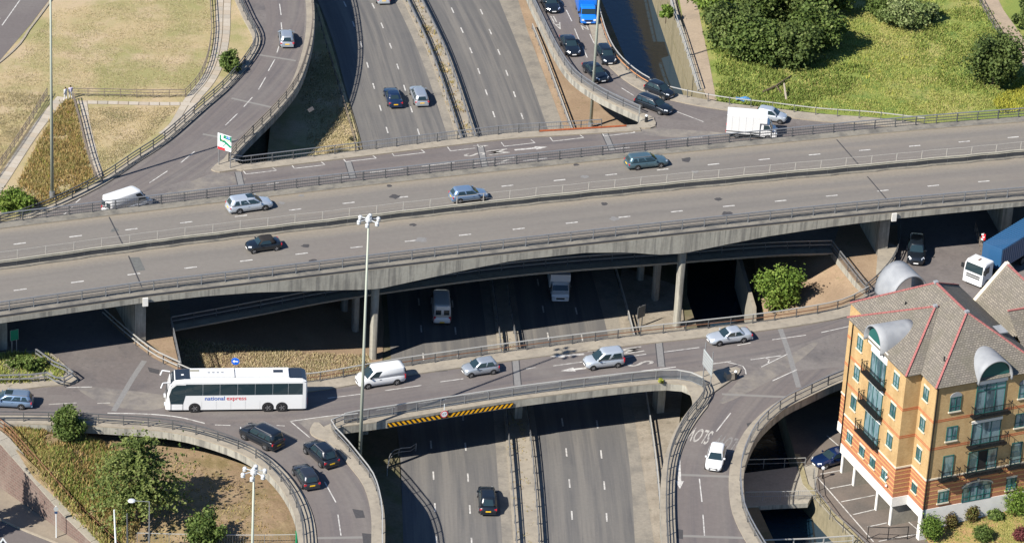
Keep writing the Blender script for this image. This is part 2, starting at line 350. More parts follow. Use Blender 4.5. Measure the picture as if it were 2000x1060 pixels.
hole_low = E([(352, 727), (400, 744), (500, 751), (600, 746), (700, 730), (780, 716), (1000, 685), (1200, 660), (1335, 645), (1460, 631), (1560, 617), (1640, 601), (1690, 576)])
hole_far = E([(1622, 486), (1500, 490), (1300, 505), (1000, 529), (688, 571), (500, 605), (333, 636)])
hole_top = E([(1690, 570), (1668, 545), (1624, 490)]) + hole_far + E([(335, 645), (341, 682)])
deck = prism('roundabout_deck', outer, [hole_low+hole_top], 0.78, [mAsph, mConcStain]); tag(deck, kind='structure')
# footways and kerbs along the deck edges
for nm, pts, wd in (('footway', e1, 1.7), ('footway', e2, 1.3), ('footway', e3, 1.45), ('footway', e5, 1.45), ('footway', e10, 1.9), ('footway', e9, .9), ('footway', e7, 1.55), ('footway', e8, 1.05), ('footway', e11, .9), ('footway', hole_low, -2.0), ('footway', hole_far, 1.2)):
    ribbon(nm, [p for p in pts], wd, .13, [mFoot, mKerb], deck)
def island(pts, z=ZR, h=.155, name='traffic_island', m=None, step=.6):
    s = spline(PP(pts+pts[:1], z+h), step)[:-1]
    return prism(name, s, [], h+.02, [m or mFoot, mKerb], deck)
island([(412, 330), (425, 318), (450, 305), (470, 320), (520, 317), (500, 324), (445, 333), (424, 335)])
island([(1240, 247), (1262, 228), (1280, 236), (1278, 247), (1262, 250)])
island([(640, 840), (618, 822), (605, 838), (612, 850), (640, 862), (672, 880), (675, 868)])
island([(1340, 752), (1352, 728), (1395, 722), (1440, 716), (1446, 724), (1430, 740), (1385, 772), (1360, 800), (1350, 812), (1352, 780)])
island([(-60, 690), (60, 684), (98, 688), (150, 735), (152, 744), (140, 748), (100, 752), (-60, 762)])
mDust2 = mat('road_dust', (.2, .18, .155), .9, layers=[(.6, .4, .6, (.14, .128, .122), .9, None)], noise=(2, .15))
# worn hatch patch and dust near the islands
def sheet(name, pts, z, m, parent, smooth=False):
    q = PP(pts, z);
    if smooth: q = spline(q+q[:1], .6)[:-1]
    return prism(name, q, [], 0, [m], parent)
for q in ([(290, 392), (412, 340), (462, 346), (480, 352), (380, 376)], [(150, 753), (205, 757), (340, 776), (300, 800), (215, 792), (160, 766)], [(1448, 736), (1540, 692), (1600, 664), (1566, 700), (1480, 756), (1405, 788)], [(1190, 258), (1282, 251), (1430, 262), (1320, 268)], [(575, 818), (660, 812), (690, 822), (640, 842), (680, 884), (640, 868)]): sheet('road_dust', q, ZR+.006, mDust2, deck, True)
# ramp running surfaces with wheel tracks
def lane_surface(c1, c2, n=60, z=ZR+.004, m=mAsphRamp, parent=deck):
    a = spline(PP(c1, z), .5); b = spline(PP(c2, z), .5); a = resample(a, (sum((x-y).length for x, y in zip(a, a[1:])))/n); b = resample(b, (sum((x-y).length for x, y in zip(b, b[1:])))/n)
    return strip('road_surface', a, b, m, parent, across=2)
lane_surface([(480, -120), (520, 30), (505, 90), (472, 150), (420, 205), (330, 285), (200, 372), (60, 436)], [(560, -120), (592, 0), (594, 55), (585, 105), (563, 162), (525, 216), (470, 270), (390, 345)])
lane_surface([(1005, -120), (1048, 0), (1075, 55), (1112, 120), (1150, 165), (1200, 195), (1270, 220), (1330, 236)], [(1130, -120), (1152, -20), (1163, 40), (1178, 85), (1205, 132), (1255, 170), (1330, 203), (1450, 224)])
lane_surface([(405, 830), (470, 858), (520, 884), (566, 926), (598, 985), (612, 1050), (613, 1120)], [(560, 822), (625, 860), (665, 890), (700, 930), (722, 970), (732, 1010), (735, 1060), (735, 1120)])
lane_surface([(1440, 735), (1385, 790), (1350, 845), (1325, 900), (1317, 960), (1317, 1020), (1321, 1120)], [(1640, 716), (1540, 780), (1482, 822), (1450, 870), (1432, 920), (1430, 965), (1436, 1010), (1470, 1085), (1490, 1120)])
lane_surface([(-200, 775), (0, 770), (200, 770), (330, 757), (620, 752), (1000, 694), (1300, 654), (1560, 622), (1700, 582)], [(-200, 812), (0, 812), (200, 812), (420, 822), (620, 812), (1000, 760), (1300, 722), (1500, 690), (1660, 640)])
lane_surface([(395, 342), (520, 330), (700, 306), (900, 283), (1100, 265), (1260, 255), (1400, 258)], [(350, 400), (520, 378), (700, 354), (900, 331), (1100, 312), (1260, 298), (1400, 290)])
# ---------------------------------------------------------------- embankments and land beside the roads
fld = PP([(-420, 470), (-60, 455), (20, 432), (80, 412), (125, 394), (205, 352), (275, 306), (330, 268), (400, 208), (448, 166), (490, 114), (505, 78), (480, 20), (455, -50), (440, -200), (-420, -200)], 5.62)
field = prism('field', fld, [], 5.7, [mField, mSoil]); tag(field, kind='structure')
emb = [V((RBx(y)+.05, y, 5.6)) for y in (38.6, 45, 52, 60, 70, 80, 90, 120, 200)] + [V((240, 200, 5.6)), V((240, 20, 5.6))] + PP([(2300, 330), (2040, 270), (1805, 258), (1700, 246), (1600, 239), (1500, 227), (1440, 216), (1392, 205)], 5.6)
land = prism('river_embankment', emb, [], 5.7, [mGreen, mBed]); tag(land, kind='structure')
# ---------------------------------------------------------------- flyover
nE = [(-420, 678), (-200, 649), (0, 621), (216, 590), (280, 581), (500, 555), (740, 526), (1000, 495.6), (1250, 468), (1500, 441), (1745, 416), (2000, 394), (2200, 378), (2420, 362)]
fE = [(-420, 489), (-200, 462), (0, 436), (211, 411), (500, 377), (755, 348), (1000, 322), (1222, 299), (1500, 272), (1745, 249), (2000, 229), (2200, 214), (2420, 198)]
nW, fW = spline(PP(nE, ZF), 1.0), spline(PP(fE, ZF), 1.0)
NF = 150; nW = resample(nW, sum((a-b).length for a, b in zip(nW, nW[1:]))/NF); fW = resample(fW, sum((a-b).length for a, b in zip(fW, fW[1:]))/NF)
def pxx(p):
    d = p-CAMPOS; return 1000+FPX*d.dot(_R)/d.dot(_F)
dep = lambda p: float(np.interp(pxx(p), [-420, 0, 178, 275, 400, 500, 640, 720, 745, 818, 920, 1000, 1143, 1230, 1290, 1338, 1420, 1500, 1620, 1745, 2000, 2420], [.6, .6, .6, .62, .7, .95, 1.75, 2.25, 2.3, 1.85, 1.25, .85, .85, 1.4, 2.1, 2.25, 1.75, 1.3, .95, .75, .55, .55]))
mb = MB(); cut = 5
for a, b in zip(nW, fW):
    dp = dep(a); u = (b-a)
    for t, dz in ((0, 0), (0, -dp), (.06, -dp-.12), (.5, -dp-.3), (.94, -dp-.12), (1, -dp), (1, 0)): mb.v.append(tuple(a+u*t+V((0, 0, dz))))
for i in range(NF):
    for k in range(6): mb.f.append([7*i+k, 7*i+k+1, 7*i+8+k, 7*i+7+k]); mb.m.append(0)
fly = mb.build('flyover_deck', [mConcStain]); tag(fly, kind='structure')
at = lambda a, b, t, dz=0.0: a.lerp(b, t)+V((0, 0, dz))
wid = (nW[75]-fW[75]).length
fr = lambda m: m/wid
# running surface between the kerbs, median and ledges
def fstrip(name, t0, t1, m, dz, parent=fly, ac=2): return strip(name, [at(a, b, t0, dz) for a, b in zip(nW, fW)], [at(a, b, t1, dz) for a, b in zip(nW, fW)], m, parent, across=ac)
# where the barrier stands, as a share of the width at that station
_bar = spline(PP([(-420, 577), (-200, 546), (0, 524), (250, 490), (500, 459), (750, 430), (1000, 402), (1250, 376), (1500, 352), (1750, 329), (2000, 306), (2420, 270)], ZF), .5)
def share(p, a, b): u = b-a; return (p-a).dot(u)/u.dot(u)
bt = []
for a, b in zip(nW, fW):
    u = (b-a).normalized(); n = V((-u.y, u.x, 0)); p = min(_bar, key=lambda q: abs((q-a).dot(n))); bt.append(share(p, a, b))
def fpath(off, dz=0.0): return [at(a, b, t+off/(b-a).length, dz) for a, b, t in zip(nW, fW, bt)]
ne = lambda m, dz=0.0: [at(a, b, m/(b-a).length, dz) for a, b in zip(nW, fW)]
fe = lambda m, dz=0.0: [at(b, a, m/(b-a).length, dz) for a, b in zip(nW, fW)]
strip('flyover_surface', ne(1.3, .02), fpath(-.5, .02), mAsphFly, fly, across=2); strip('flyover_surface', fpath(.35, .02), fe(1.2, .02), mAsphFly, fly, across=2)
mLedge = mat('sooty_ledge', (.2, .185, .155), .9, layers=[(.6, .45, .65, (.11, .105, .095), .85, None)], noise=(3, .2))
for nm, p, wd in (('edge_ledge', ne(0), 1.5), ('edge_ledge', fe(0), -1.35)): ribbon(nm, p, wd, .16, [mLedge, mKerb], fly)
ribbon('median_kerb', fpath(-.4), .8, .14, [mLedge, mLedge], fly)
def dusty(a, b, z=.024): strip('edge_dust', [p+V((0, 0, z-p.z+ZF)) for p in a], [p+V((0, 0, z-p.z+ZF)) for p in b], mDustF, fly)
def gritmat(name, tan, asph, wd):
    m = mat(name, tan, .95, noise=(2.5, .12)); t = m.node_tree; mx = [l.from_node for l in t.nodes['Principled BSDF'].inputs['Base Color'].links][0]
    uv = t.nodes.new('ShaderNodeUVMap'); sp = t.nodes.new('ShaderNodeSeparateXYZ'); t.links.new(uv.outputs[0], sp.inputs[0]); mp = t.nodes.new('ShaderNodeMapping'); mp.inputs['Scale'].default_value = (1, .12, 1); t.links.new(uv.outputs[0], mp.inputs[0])
    nz = _n(t, 'ShaderNodeTexNoise', i_Scale=1.1, i_Detail=5.0); t.links.new(mp.outputs[0], nz.inputs['Vector']); a = _n(t, 'ShaderNodeMath', operation='MULTIPLY_ADD'); t.links.new(nz.outputs[0], a.inputs[0]); a.inputs[1].default_value = 1.5; t.links.new(sp.outputs[0], a.inputs[2])
    mr = _n(t, 'ShaderNodeMapRange', clamp=True); mr.inputs[1].default_value = .55; mr.inputs[2].default_value = wd+.45; t.links.new(a.outputs[0], mr.inputs[0]); m2 = t.nodes.new('ShaderNodeMix'); m2.data_type = 'RGBA'; t.links.new(mr.outputs[0], m2.inputs[0]); m2.inputs[6].default_value = (*tan, 1); m2.inputs[7].default_value = (*asph, 1); t.links.new(m2.outputs[2], mx.inputs[6]); return m
mDustF = gritmat('sandy_grit', (0.245, 0.212, 0.165), (0.17, 0.156, 0.139), 2.2)
dusty(fpath(-.4), fpath(-2.6)); dusty(fe(1.3), fe(3.3)); dusty(ne(1.5), ne(2.8))
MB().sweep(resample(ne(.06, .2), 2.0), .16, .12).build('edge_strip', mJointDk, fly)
# lane dashes on the flyover
nl = spline(PP([(-300, 617), (-100, 586), (39.5, 565.8), (152, 550.6), (257, 536), (371, 523), (589, 495.6), (800, 471), (1020, 446.4), (1225, 423.3), (1431, 402), (1631, 382), (1823.5, 363), (2000, 348), (2200, 330)], ZF), .25)
fl = spline(PP([(-300, 521), (-100, 495), (34, 476.5), (145, 462), (253, 448.5), (360, 435), (574, 410), (678, 397), (790, 385), (1090, 352.5), (1194, 341.4), (1297, 331.3), (1397, 321), (1589, 302.5), (1685, 294), (1780, 286), (1874, 278), (1963, 270), (2200, 250)], ZF), .25)
for ln, ph in ((nl, (589, 495.6)), (fl, (1194, 341.4))): dashes(ln, P(*ph, ZF), 6.0, 1.35, .2, ZF+.028, mPaint, fly)
def fjoint(px, py, qx, qy, wd, m, name='expansion_joint', dz=.032):
    a, b = P(px, py, ZF), P(qx, qy, ZF); d = (b-a).normalized(); n = V((-d.y, d.x, 0))*wd/2
    return MB().add([V((p.x, p.y, ZF+dz)) for p in (a-n, b-n, b+n, a+n)], [(0, 1, 2, 3)]).build(name, m, fly)
for q in ((213, 424, 241, 480), (251, 500, 277, 561), (1634, 273, 1676, 321), (1694, 345, 1733, 391)): fjoint(*q, .14, mJointDk)
mGreyP = mat('grey_patch', (0.12, 0.122, 0.115), .9, noise=(3, .2))
sheet('repair_patch', [(252, 503), (272, 502), (284, 527), (262, 530)], ZF+.029, mGreyP, fly); sheet('repair_patch', [(218, 448), (226, 444), (233, 450), (216, 453)], ZF+.029, mGreyP, fly)
random.seed(3)
for x, y, r in ((772, 384, 9), (823, 468, 11), (1200, 427, 8), (1340, 312, 10), (1142, 345, 7), (1403, 389, 7), (1420, 417, 9), (808, 439, 6), (1180, 398, 6), (550, 396, 6), (597, 480, 8), (611, 509, 7), (1358, 336, 7), (1125, 322, 5), (760, 363, 5), (790, 411, 5), (1163, 372, 6), (588, 382, 5)):
    r *= 1.3; pts = [(x+r*random.uniform(.6, 1.15)*math.cos(a), y+r*.42*random.uniform(.5, 1.1)*math.sin(a)) for a in np.linspace(0, 2*math.pi, 13)[:-1]]
    sheet('pothole_repair', pts, ZF+.029, mPatch if random.random() < .6 else mJoint, fly)
# piers: rows of columns and wall piers under the deck
def column(px, py, top, w0, d0, rz, kind, flare=1.12, z0=-.1):
    b = P(px, py, 0); mb = MB(); N = 12; vs = []; fs = []; hs = [(z0, 1.0), (top*.55, 1.0), (top-.02, flare)]
    for z, k in hs:
        for i in range(N):
            t = 2*math.pi*i/N; c, s = math.cos(t), math.sin(t); q = 4
            r = 1/((abs(c)**q+abs(s)**q)**(1/q)); x, y = c*r*w0/2*k, s*r*d0/2*k
            vs.append((b.x+x*math.cos(rz)-y*math.sin(rz), b.y+x*math.sin(rz)+y*math.cos(rz), z))
    for l in range(2): fs += [(l*N+i, l*N+(i+1) % N, (l+1)*N+(i+1) % N, (l+1)*N+i) for i in range(N)]
    fs.append(tuple(range(2*N, 3*N)))
    return MB().add(vs, fs).build('concrete_column', [mConcStain], fly, smooth=False)
FAZ = math.radians(18)
for q in ((728, 700), (1321, 638), (693, 650), (672, 612), (1279, 585), (1250, 545), (651, 575), (1222, 508)): column(*q, ZF-2.2, .72, 1.0, FAZ, fly)
for (x, y), (x2, y2) in (((274, 668), (214, 560)), ((1722, 498), (1660, 388)), ((1963, 458), (1905, 352)), ((4, 684), (-60, 575))):
    a, b = P(x, y, ZR), P(x2, y2, ZR); c = (a+b)/2; d = b-a
    MB().box((c.x, c.y, (ZF-.6+ZR-.3)/2), (d.length, 1.15, ZF-.6-ZR+.3), math.atan2(d.y, d.x)).build('wall_pier', [mConcStain], fly)
    MB().box((a.x+d.x*.04, a.y+d.y*.04, ZF-.95), (1.9, 1.5, .5), math.atan2(d.y, d.x)).build('pier_cap', [mConcStain], fly)
# piers of the roundabout bridges
mPier = mConcStain
for x, y in ((708, 842), (1008, 812), (1285, 800), (745, 408), (925, 392), (1128, 366)): 
    b = P(x, y, 0); MB().box((b.x, b.y, 2.35), (.8, 1.6, 4.75), FAZ).build('bridge_pier', [mPier], deck)
# ---------------------------------------------------------------- railings, barriers and fences
_post = {}
def railing(name, label, pts, h, rails, step=2.5, post=(.08, .08), mr=None, mp=None, infill=None, cat='railing', group=None, posts=True, dz=0.0):
    """rails = [(height, width, depth, material)]; infill = (z0, z1, spacing, bar width, material)"""
    p0 = pts[0].copy(); root = empty(name, p0, 0, label, cat, group); rel = [p-p0+V((0, 0, dz)) for p in pts]
    for z, wd, dp, m in rails: MB().sweep([p+V((0, 0, z)) for p in rel], wd, dp).build('rail', m, root)
    if posts:
        key = (post, round(h, 2), mp.name)
        if key not in _post: _post[key] = MB().box((0, 0, h/2), (post[0], post[1], h)).mesh('post', mp)
        q = resample(rel, step)
        for p, n in zip(q, normals(q)): link('post', _post[key], root, p, math.atan2(-n.x, n.y))
    if infill:
        z0, z1, sp, bw, m = infill; mb = MB(); q = resample(rel, sp)
        for p, n in zip(q, normals(q)):
            d = V((n.y, -n.x, 0))*bw/2; e = n*.006; a = p+V((0, 0, z0)); b = p+V((0, 0, z1))
            mb.add([a-d-e, a+d-e, a+d+e, a-d+e, b-d-e, b+d-e, b+d+e, b-d+e], [(0, 1, 5, 4), (1, 2, 6, 5), (2, 3, 7, 6), (3, 0, 4, 7)])
        tag(mb.build('infill_bars', m, root), kind='stuff')
    return root
S1, S2, S3 = mSteel, mSteelDk, mSteelLt
def inset(pts, d, dz=0.0): return resample(offset(pts, d, dz), 1.5)
GF = 'parapet railings on the flyover'; GR = 'parapet railings round the roundabout bridges'
RF = [(1.12, .1, .09, S1), (.76, .07, .07, S2), (.42, .07, .07, S2)]
railing('parapet_railing', 'long grey steel parapet along the near edge of the flyover above the concrete beam', resample(ne(1.0, .16), 2.0), 1.1, RF, 2.5, (.09, .11), mp=S1, infill=(.05, 1.08, .13, .022, S2), group=GF)
railing('parapet_railing', 'long grey steel parapet along the far edge of the flyover beside the upper slip road', resample(fe(.25, .16), 2.0), 1.1, RF, 2.5, (.09, .11), mp=S2, infill=(.05, 1.08, .2, .02, S2), group=GF)
mGapShade = mat('gap_shade', (.05, .052, .055), .8)  # dark plate painting the shade in the open gap below the barrier rails
railing('median_barrier', 'cream double corrugated crash barrier down the middle of the flyover', resample(fpath(0, .14), 2.0), .5, [(.72, .10, .085, mCream), (.635, .05, .09, S2), (.55, .12, .085, mCream), (.25, .04, .5, mGapShade)], 2.4, (.06, .06), mp=S2, cat='crash barrier')
mWire = mat('pale_fence_wire', (0.44, 0.41, 0.36), .6, .1)
railing('wire_fence', 'thin pale fence of slender posts and one wire behind the cream flyover barrier', resample(fpath(1.0, .02), 2.0), 1.35, [(1.33, .035, .045, mWire), (.7, .012, .015, mWire)], 3.0, (.085, .085), mp=mWire, cat='fence')
RB = [(1.08, .09, .09, S1), (.58, .07, .07, S1)]
def rr(label, e, ins, h=1.05, rails=RB, step=2.5, inf=(.06, 1.02, .14, .02, S2), mp=S2, g=GR): return railing('bridge_railing', label, inset(e, ins, .13), h, rails, step, (.08, .1), mp=mp, infill=inf, group=g)
RL = [(1.1, .1, .1, S3), (.12, .06, .06, S1)]
rr('dark railing curving from the coach junction round the left loop ramp', e1, .45, rails=[(1.08, .09, .09, S2), (.72, .07, .07, S2), (.36, .07, .07, S2)], inf=None)
rr('pale mesh railing along the outer side of the left loop ramp beside the tall lamp', e2, .3, rails=[(1.08, .09, .09, S3), (.58, .07, .07, S1)])
e3c = spline(PP([(672, 828), (700, 822), (766, 812), (870, 796), (1000, 776), (1100, 763), (1200, 751), (1280, 743), (1320, 742), (1350, 747), (1372, 758), (1377, 773), (1366, 795), (1348, 816), (1329, 846), (1313, 882), (1304, 920), (1301, 960), (1301, 1010), (1304, 1075), (1306, 1130)], ZR), 1.0)
ic = min(range(len(e3c)), key=lambda i: (e3c[i]-P(1372, 758, ZR)).length)
mMesh = mat('mesh_infill', (.13, .145, .16), .6, .3, noise=(1, .3))
rr('bright railing with close mesh above the yellow and black height warning beam', e3c[:ic+1], 0, rails=RL, inf=(.1, 1.05, .085, .05, mMesh), mp=S1)
rr('dark railing curving along the inner edge of the right loop ramp opposite the white car', e3c[ic:], 0, rails=[(1.08, .09, .09, S2), (.72, .07, .07, S2), (.36, .07, .07, S2)], inf=(.06, 1.02, .2, .02, S2))
rr('grey railing along the outer curve of the right loop ramp below the brick flats', e5, .35)
rr('bright railing with two rails behind the white van and silver cars on the lower bridge', hole_low, -.35, rails=[(1.08, .09, .09, S3), (.58, .07, .07, mRust)])
rr('shadowed railing of the upper bridge seen under the flyover', hole_far, .3)
rr('two rail railing between the upper bridge road and the open main carriageways', e7[3:], .3, rails=[(1.08, .08, .08, S1), (.56, .07, .07, S1)], inf=(.06, 1.02, .3, .015, S2))
rr('brown railing on the outer edge of the top left ramp above the dark drop', e8, .3, rails=[(1.08, .09, .09, mWood), (.7, .07, .07, mWood), (.34, .07, .07, mWood)], mp=S2)
rr('grey railing on the inner edge of the slip road above the tan soil strip', e9[:-3], .3, inf=(.06, 1.02, .1, .035, S1))
rr('pale railing between the queueing black cars and the river', e10[22:], .4, rails=[(1.08, .09, .09, S3), (.5, .09, .1, mat('orange_rail', (.45, .22, .1), .7))])
rr('thin pale rail beside the rough green grass near the white truck', e10[:23], .4, rails=[(.9, .09, .09, S3)], inf=None)
rr('dark three rail railing between the dry field and the top left ramp', e11, .35, rails=[(1.08, .1, .09, S2), (.7, .09, .08, S2), (.34, .09, .08, S2)], inf=None)
# barriers of the central reservation and the nearside of the carriageways
GB = 'crash barriers along the main carriageways'
BR = [(.62, .09, .3, S1), (.95, .07, .07, S2)]
yb = [y for y in YS if -85 < y < 100]
railing('crash_barrier', 'steel crash barrier on the left side of the weedy central reservation', [V((fb(y)+.25, y, .14)) for y in yb], .95, BR, 3.2, (.1, .14), mp=S2, cat='crash barrier', group=GB)
railing('crash_barrier', 'steel crash barrier on the right side of the weedy central reservation', [V((fc(y)-.25, y, .14)) for y in yb], .95, BR, 3.2, (.1, .14), mp=S2, cat='crash barrier', group=GB)
railing('crash_barrier', 'bright steel barrier beside the gritty shoulder of the right hand carriageway', [V((fd(y)+1.75, y, 0)) for y in yb if y < 66], .95, [(.9, .1, .12, S3), (.5, .07, .2, S1)], 2.4, (.09, .1), mp=S2, cat='crash barrier', group=GB)
railing('wire_fence', 'low dark rail at the grassy edge of the left carriageway below the top left ramp', spline(PP([(600, -40), (632, 76), (660, 170), (690, 274), (700, 320)], 0), 1.5), .9, [(.88, .06, .06, mWood), (.45, .05, .05, mWood)], 2.6, (.07, .07), mp=mWood, cat='fence')
railing('guard_rail', 'curved guard rail in the shade beside the lower left carriageway', spline(PP([(756, 930), (760, 905), (774, 890), (800, 888), (812, 880)], 0), 1.0), .9, [(.88, .07, .07, S1), (.45, .06, .06, S1)], 2.0, (.08, .08), mp=S1, cat='railing')
# fences of the opening under the flyover and the left island
rr('sloping fence down the left side of the soil bank under the flyover', E([(334, 640), (341, 672), (353, 728)], ZR, 1), 0, g=None)
rr('sloping fence down the right side of the tan soil bank below the wall pier', E([(1622, 487), (1668, 546), (1692, 574)], ZR, 1), 0, g=None)
rr('weathered railing at the point of the left grass island by the road', E([(70, 700), (110, 727), (145, 742), (110, 762), (104, 745), (60, 750), (-60, 752)], ZR, .8), 0, rails=[(1.0, .14, .1, S1), (.55, .12, .1, S1)], inf=None, g=None)
rr('dark curved double railing beside the black car coming from under the flyover', E([(1757, 440), (1757, 480), (1742, 520), (1712, 556), (1690, 574)], ZR, 1), 0, rails=[(1.08, .1, .1, S2), (.7, .07, .07, S2), (.3, .07, .07, S2)], inf=None, g=None)
rr('pale railing beside the road curving out from under the left end of the flyover', E([(200, 620), (250, 664), (300, 702), (352, 727)], ZR, 1), 0, rails=[(1.08, .1, .1, S3), (.55, .1, .1, S3)], inf=None, g=None)
# fences of the field at the top left
GW = 'post and rail fences on the field'
RW = [(1.0, .06, .07, mWood), (.65, .06, .06, mWood), (.3, .06, .06, mWood)]
FZ = 5.62
def fence(label, pts, step=2.4, rails=RW, g=GW, h=1.05, m=mWood, z=FZ, nm='field_fence'): return railing(nm, label, spline(PP(pts, z), 1.0), h, rails, step, (.08, .08), mp=m, cat='fence', group=g)
fence('weedy fence curving beside the paved path at the right edge of the field', [(408, -30), (412, 30), (413, 70), (405, 120), (388, 160), (362, 190)], 1.6)
fence('straight wooden fence across the field beside the cross path', [(140, 188), (210, 189), (290, 191), (362, 190)], 2.0)
fence('wooden fence slanting down the left of the narrow paved path', [(92, 188), (60, 240), (20, 300), (-30, 370)], 1.5)
fence('dark fence between the brown weeds and the paved strip on the slope', [(143, 196), (155, 240), (170, 300), (187, 352)], 1.6)
# paved paths across the field, slab by slab
mSlab = [mat('paving_'+n, c, .9, noise=(3, .12)) for n, c in (('pale', (.40, .355, .29)), ('grey', (.34, .305, .25)), ('warm', (.37, .315, .245)))]
mBase = mat('path_joint', (.2, .16, .11), .95)
_slab = {}
def paving(pts, wd, nx, step, z=FZ+.01, ymin=-1e9):
    c = spline(PP(pts, z), step); ns = normals(c); root = tag(strip('paved_path', offset(c, wd/2), offset(c, -wd/2), mBase), kind='structure')
    for i in range(len(c)-1):
        a, b = c[i], c[i+1]; d = (b-a); L = d.length; mid = (a+b)/2; n = V((-d.y, d.x, 0)).normalized(); sw = wd/nx
        for k in range(nx):
            key = (round(sw, 2), round(L, 1), random.randrange(3))
            if key not in _slab: _slab[key] = MB().box((0, 0, .02), (L-.09, sw-.09, .04)).mesh('paving_slab', mSlab[key[2]])
            p = mid+n*((k+.5)*sw-wd/2); link('paving_slab', _slab[key], root, (p.x, p.y, z+.003*random.random()), math.atan2(d.y, d.x))
paving([(440, -60), (436, 20), (434, 70), (424, 120), (404, 160), (375, 195), (345, 245), (322, 264)], 1.85, 2, 1.15)
paving([(150, 200), (220, 201), (300, 203), (372, 203)], .9, 1, 1.2)
paving([(122, 190), (80, 240), (45, 290), (10, 345), (-30, 405)], 1.35, 1, 1.0)
paving([(163, 200), (170, 245), (183, 300), (196, 346)], .9, 1, 1.2)
mPathC = mat('trodden_path', (0.33, 0.26, 0.185), .95, layers=[(.4, .45, .65, (.25, .2, .15), .7, None)], noise=(3, .15))
pth = sheet('footpath', [(1352, -60), (1368, 40), (1385, 120), (1398, 190), (1412, 212), (1385, 200), (1362, 150), (1338, 60), (1316, -60)], 5.62, mPathC, None); tag(pth, kind='structure')
pth2 = sheet('footpath', [(1880, -60), (1928, 30), (1975, 100), (2060, 210), (2110, 200), (2010, 90), (1960, 20), (1920, -60)], 5.62, mPathC, None); tag(pth2, kind='structure')
railing('river_railing', 'white railing along the top of the tall concrete river wall', spline(PP([(1300, -60), (1309, 10), (1331, 80), (1362, 178)], 5.62), 1.5), 1.1, [(1.08, .08, .08, S3), (.55, .06, .06, S3)], 2.2, (.07, .07), mp=S3)
railing('river_railing', 'dark railing on the right edge of the upper end of the narrow footpath', spline(PP([(1878, -60), (1922, 28), (1968, 102)], 5.62), 1.5), 1.1, [(1.08, .06, .06, S2), (.55, .05, .05, S2)], 2.2, (.06, .06), mp=S2)
ribbon('wall_coping', spline(PP([(1311, -60), (1320, 10), (1342, 80), (1372, 178)], 5.6), 1.5), -.55, .12, [mConc, mConc], land)
rd = sheet('road', [(-300, 330), (0, 118), (60, 48), (104, -10), (160, -90), (-300, -90)], 5.635, mAsphRamp, None); tag(rd, kind='structure')
for q in ((-40, 78, 0, 36), (4, 50, 45, -8), (50, -14, 92, -70)):
    a, b = P(q[0], q[1], 5.64), P(q[2], q[3], 5.64); dash((a+b)/2, b-a, (b-a).length, .13, 5.643, mPaint, rd, 'edge_line')
ribbon('kerb', spline(PP([(-300, 338), (0, 124), (64, 52), (110, -10), (160, -80)], 5.63), 2), .25, .1, [mKerb, mKerb], rd)
# ---------------------------------------------------------------- painted markings on the roundabout
ZP = ZR+.009
def line(p, q, wd=.12, m=mPaint, name='road_line', z=ZP):
    a, b = P(*p, z), P(*q, z); dash((a+b)/2, b-a, (b-a).length, wd, z, m, deck, name)
def poly_line(pts, wd=.12, m=mPaint, name='road_line', z=ZP):
    c = spline(PP(pts, z), .8); return strip(name, offset(c, wd/2), offset(c, -wd/2), m, deck)
for a in (((1296, 687), (1366, 678)), ((1508, 663), (1574, 654)), ((1604, 649), (1662, 636)), ((860, 745), (905, 739)), ((752, 762), (823, 752)), ((640, 777), (704, 769)), ((1080, 714), (1138, 706)), ((1222, 697), (1262, 691)), ((1027, 720), (1046, 717)), ((420, 829), (450, 830)), ((540, 830), (556, 831)), ((1440, 674), (1466, 669)),
          ((1399, 842), (1427, 806)), ((1509, 743), (1557, 721)), ((1366, 934), (1371, 979)), ((1373, 1004), (1376, 1045)), ((634, 940), (656, 980)), ((660, 1004), (666, 1045)),
          ((546, 8), (549, 30)), ((549, 44), (551, 62)), ((545, 90), (541, 103)), ((537, 116), (524, 139)), ((519, 151), (505, 175)), ((493, 190), (476, 209)), ((464, 222), (440, 245)), ((380, 296), (353, 318)), ((327, 334), (292, 357)), ((157, 388), (148, 396)), ((142, 404), (134, 410)), ((130, 415), (121, 421)),
          ((1094, 1), (1101, 9)), ((1106, 20), (1117, 42)), ((1122, 56), (1131, 78)), ((1138, 92), (1147, 113)), ((1321, 218), (1374, 238)), ((1152, 67), (1160, 84)), ((1160, 84), (1169, 91)), ((1214, 172), (1238, 187)),
          ((520, 361), (544, 357)), ((622, 350), (684, 345)), ((722, 337), (788, 330)), ((824, 325), (888, 317)), ((1022, 314), (1069, 309)), ((1180, 293), (1230, 288)), ((1313, 273), (1372, 268))):
    line(*a)
for x, y in ((480, 335), (575, 324), (675, 311), (770, 300), (880, 290), (985, 281), (1080, 271), (1180, 261)):
    line((x, y+5), (x+60, y-2)); line((x-6, y-3), (x, y+5)); line((x+52, y-8), (x+60, y-2))
poly_line([(210, 806), (290, 808), (350, 814), (400, 826)], .16); poly_line([(567, 822), (640, 812), (700, 806)]); poly_line([(567, 822), (585, 837), (605, 854)])
for a in (((735, 800), (772, 794)), ((812, 788), (872, 779)), ((905, 772), (1105, 744)), ((1150, 739), (1215, 731)), ((1253, 724), (1320, 716)), ((1392, 710), (1428, 705)), ((1466, 702), (1526, 694))): line(*a, .14)
poly_line([(1421, 707), (1452, 715), (1457, 730)]); poly_line([(1487, 716), (1538, 691)]); poly_line([(1492, 697), (1503, 702), (1500, 708)])
poly_line([(130, 756), (180, 755)]); line((95, 789), (150, 786), .12, mPaintOld); line((190, 787), (215, 786), .12, mPaintOld)
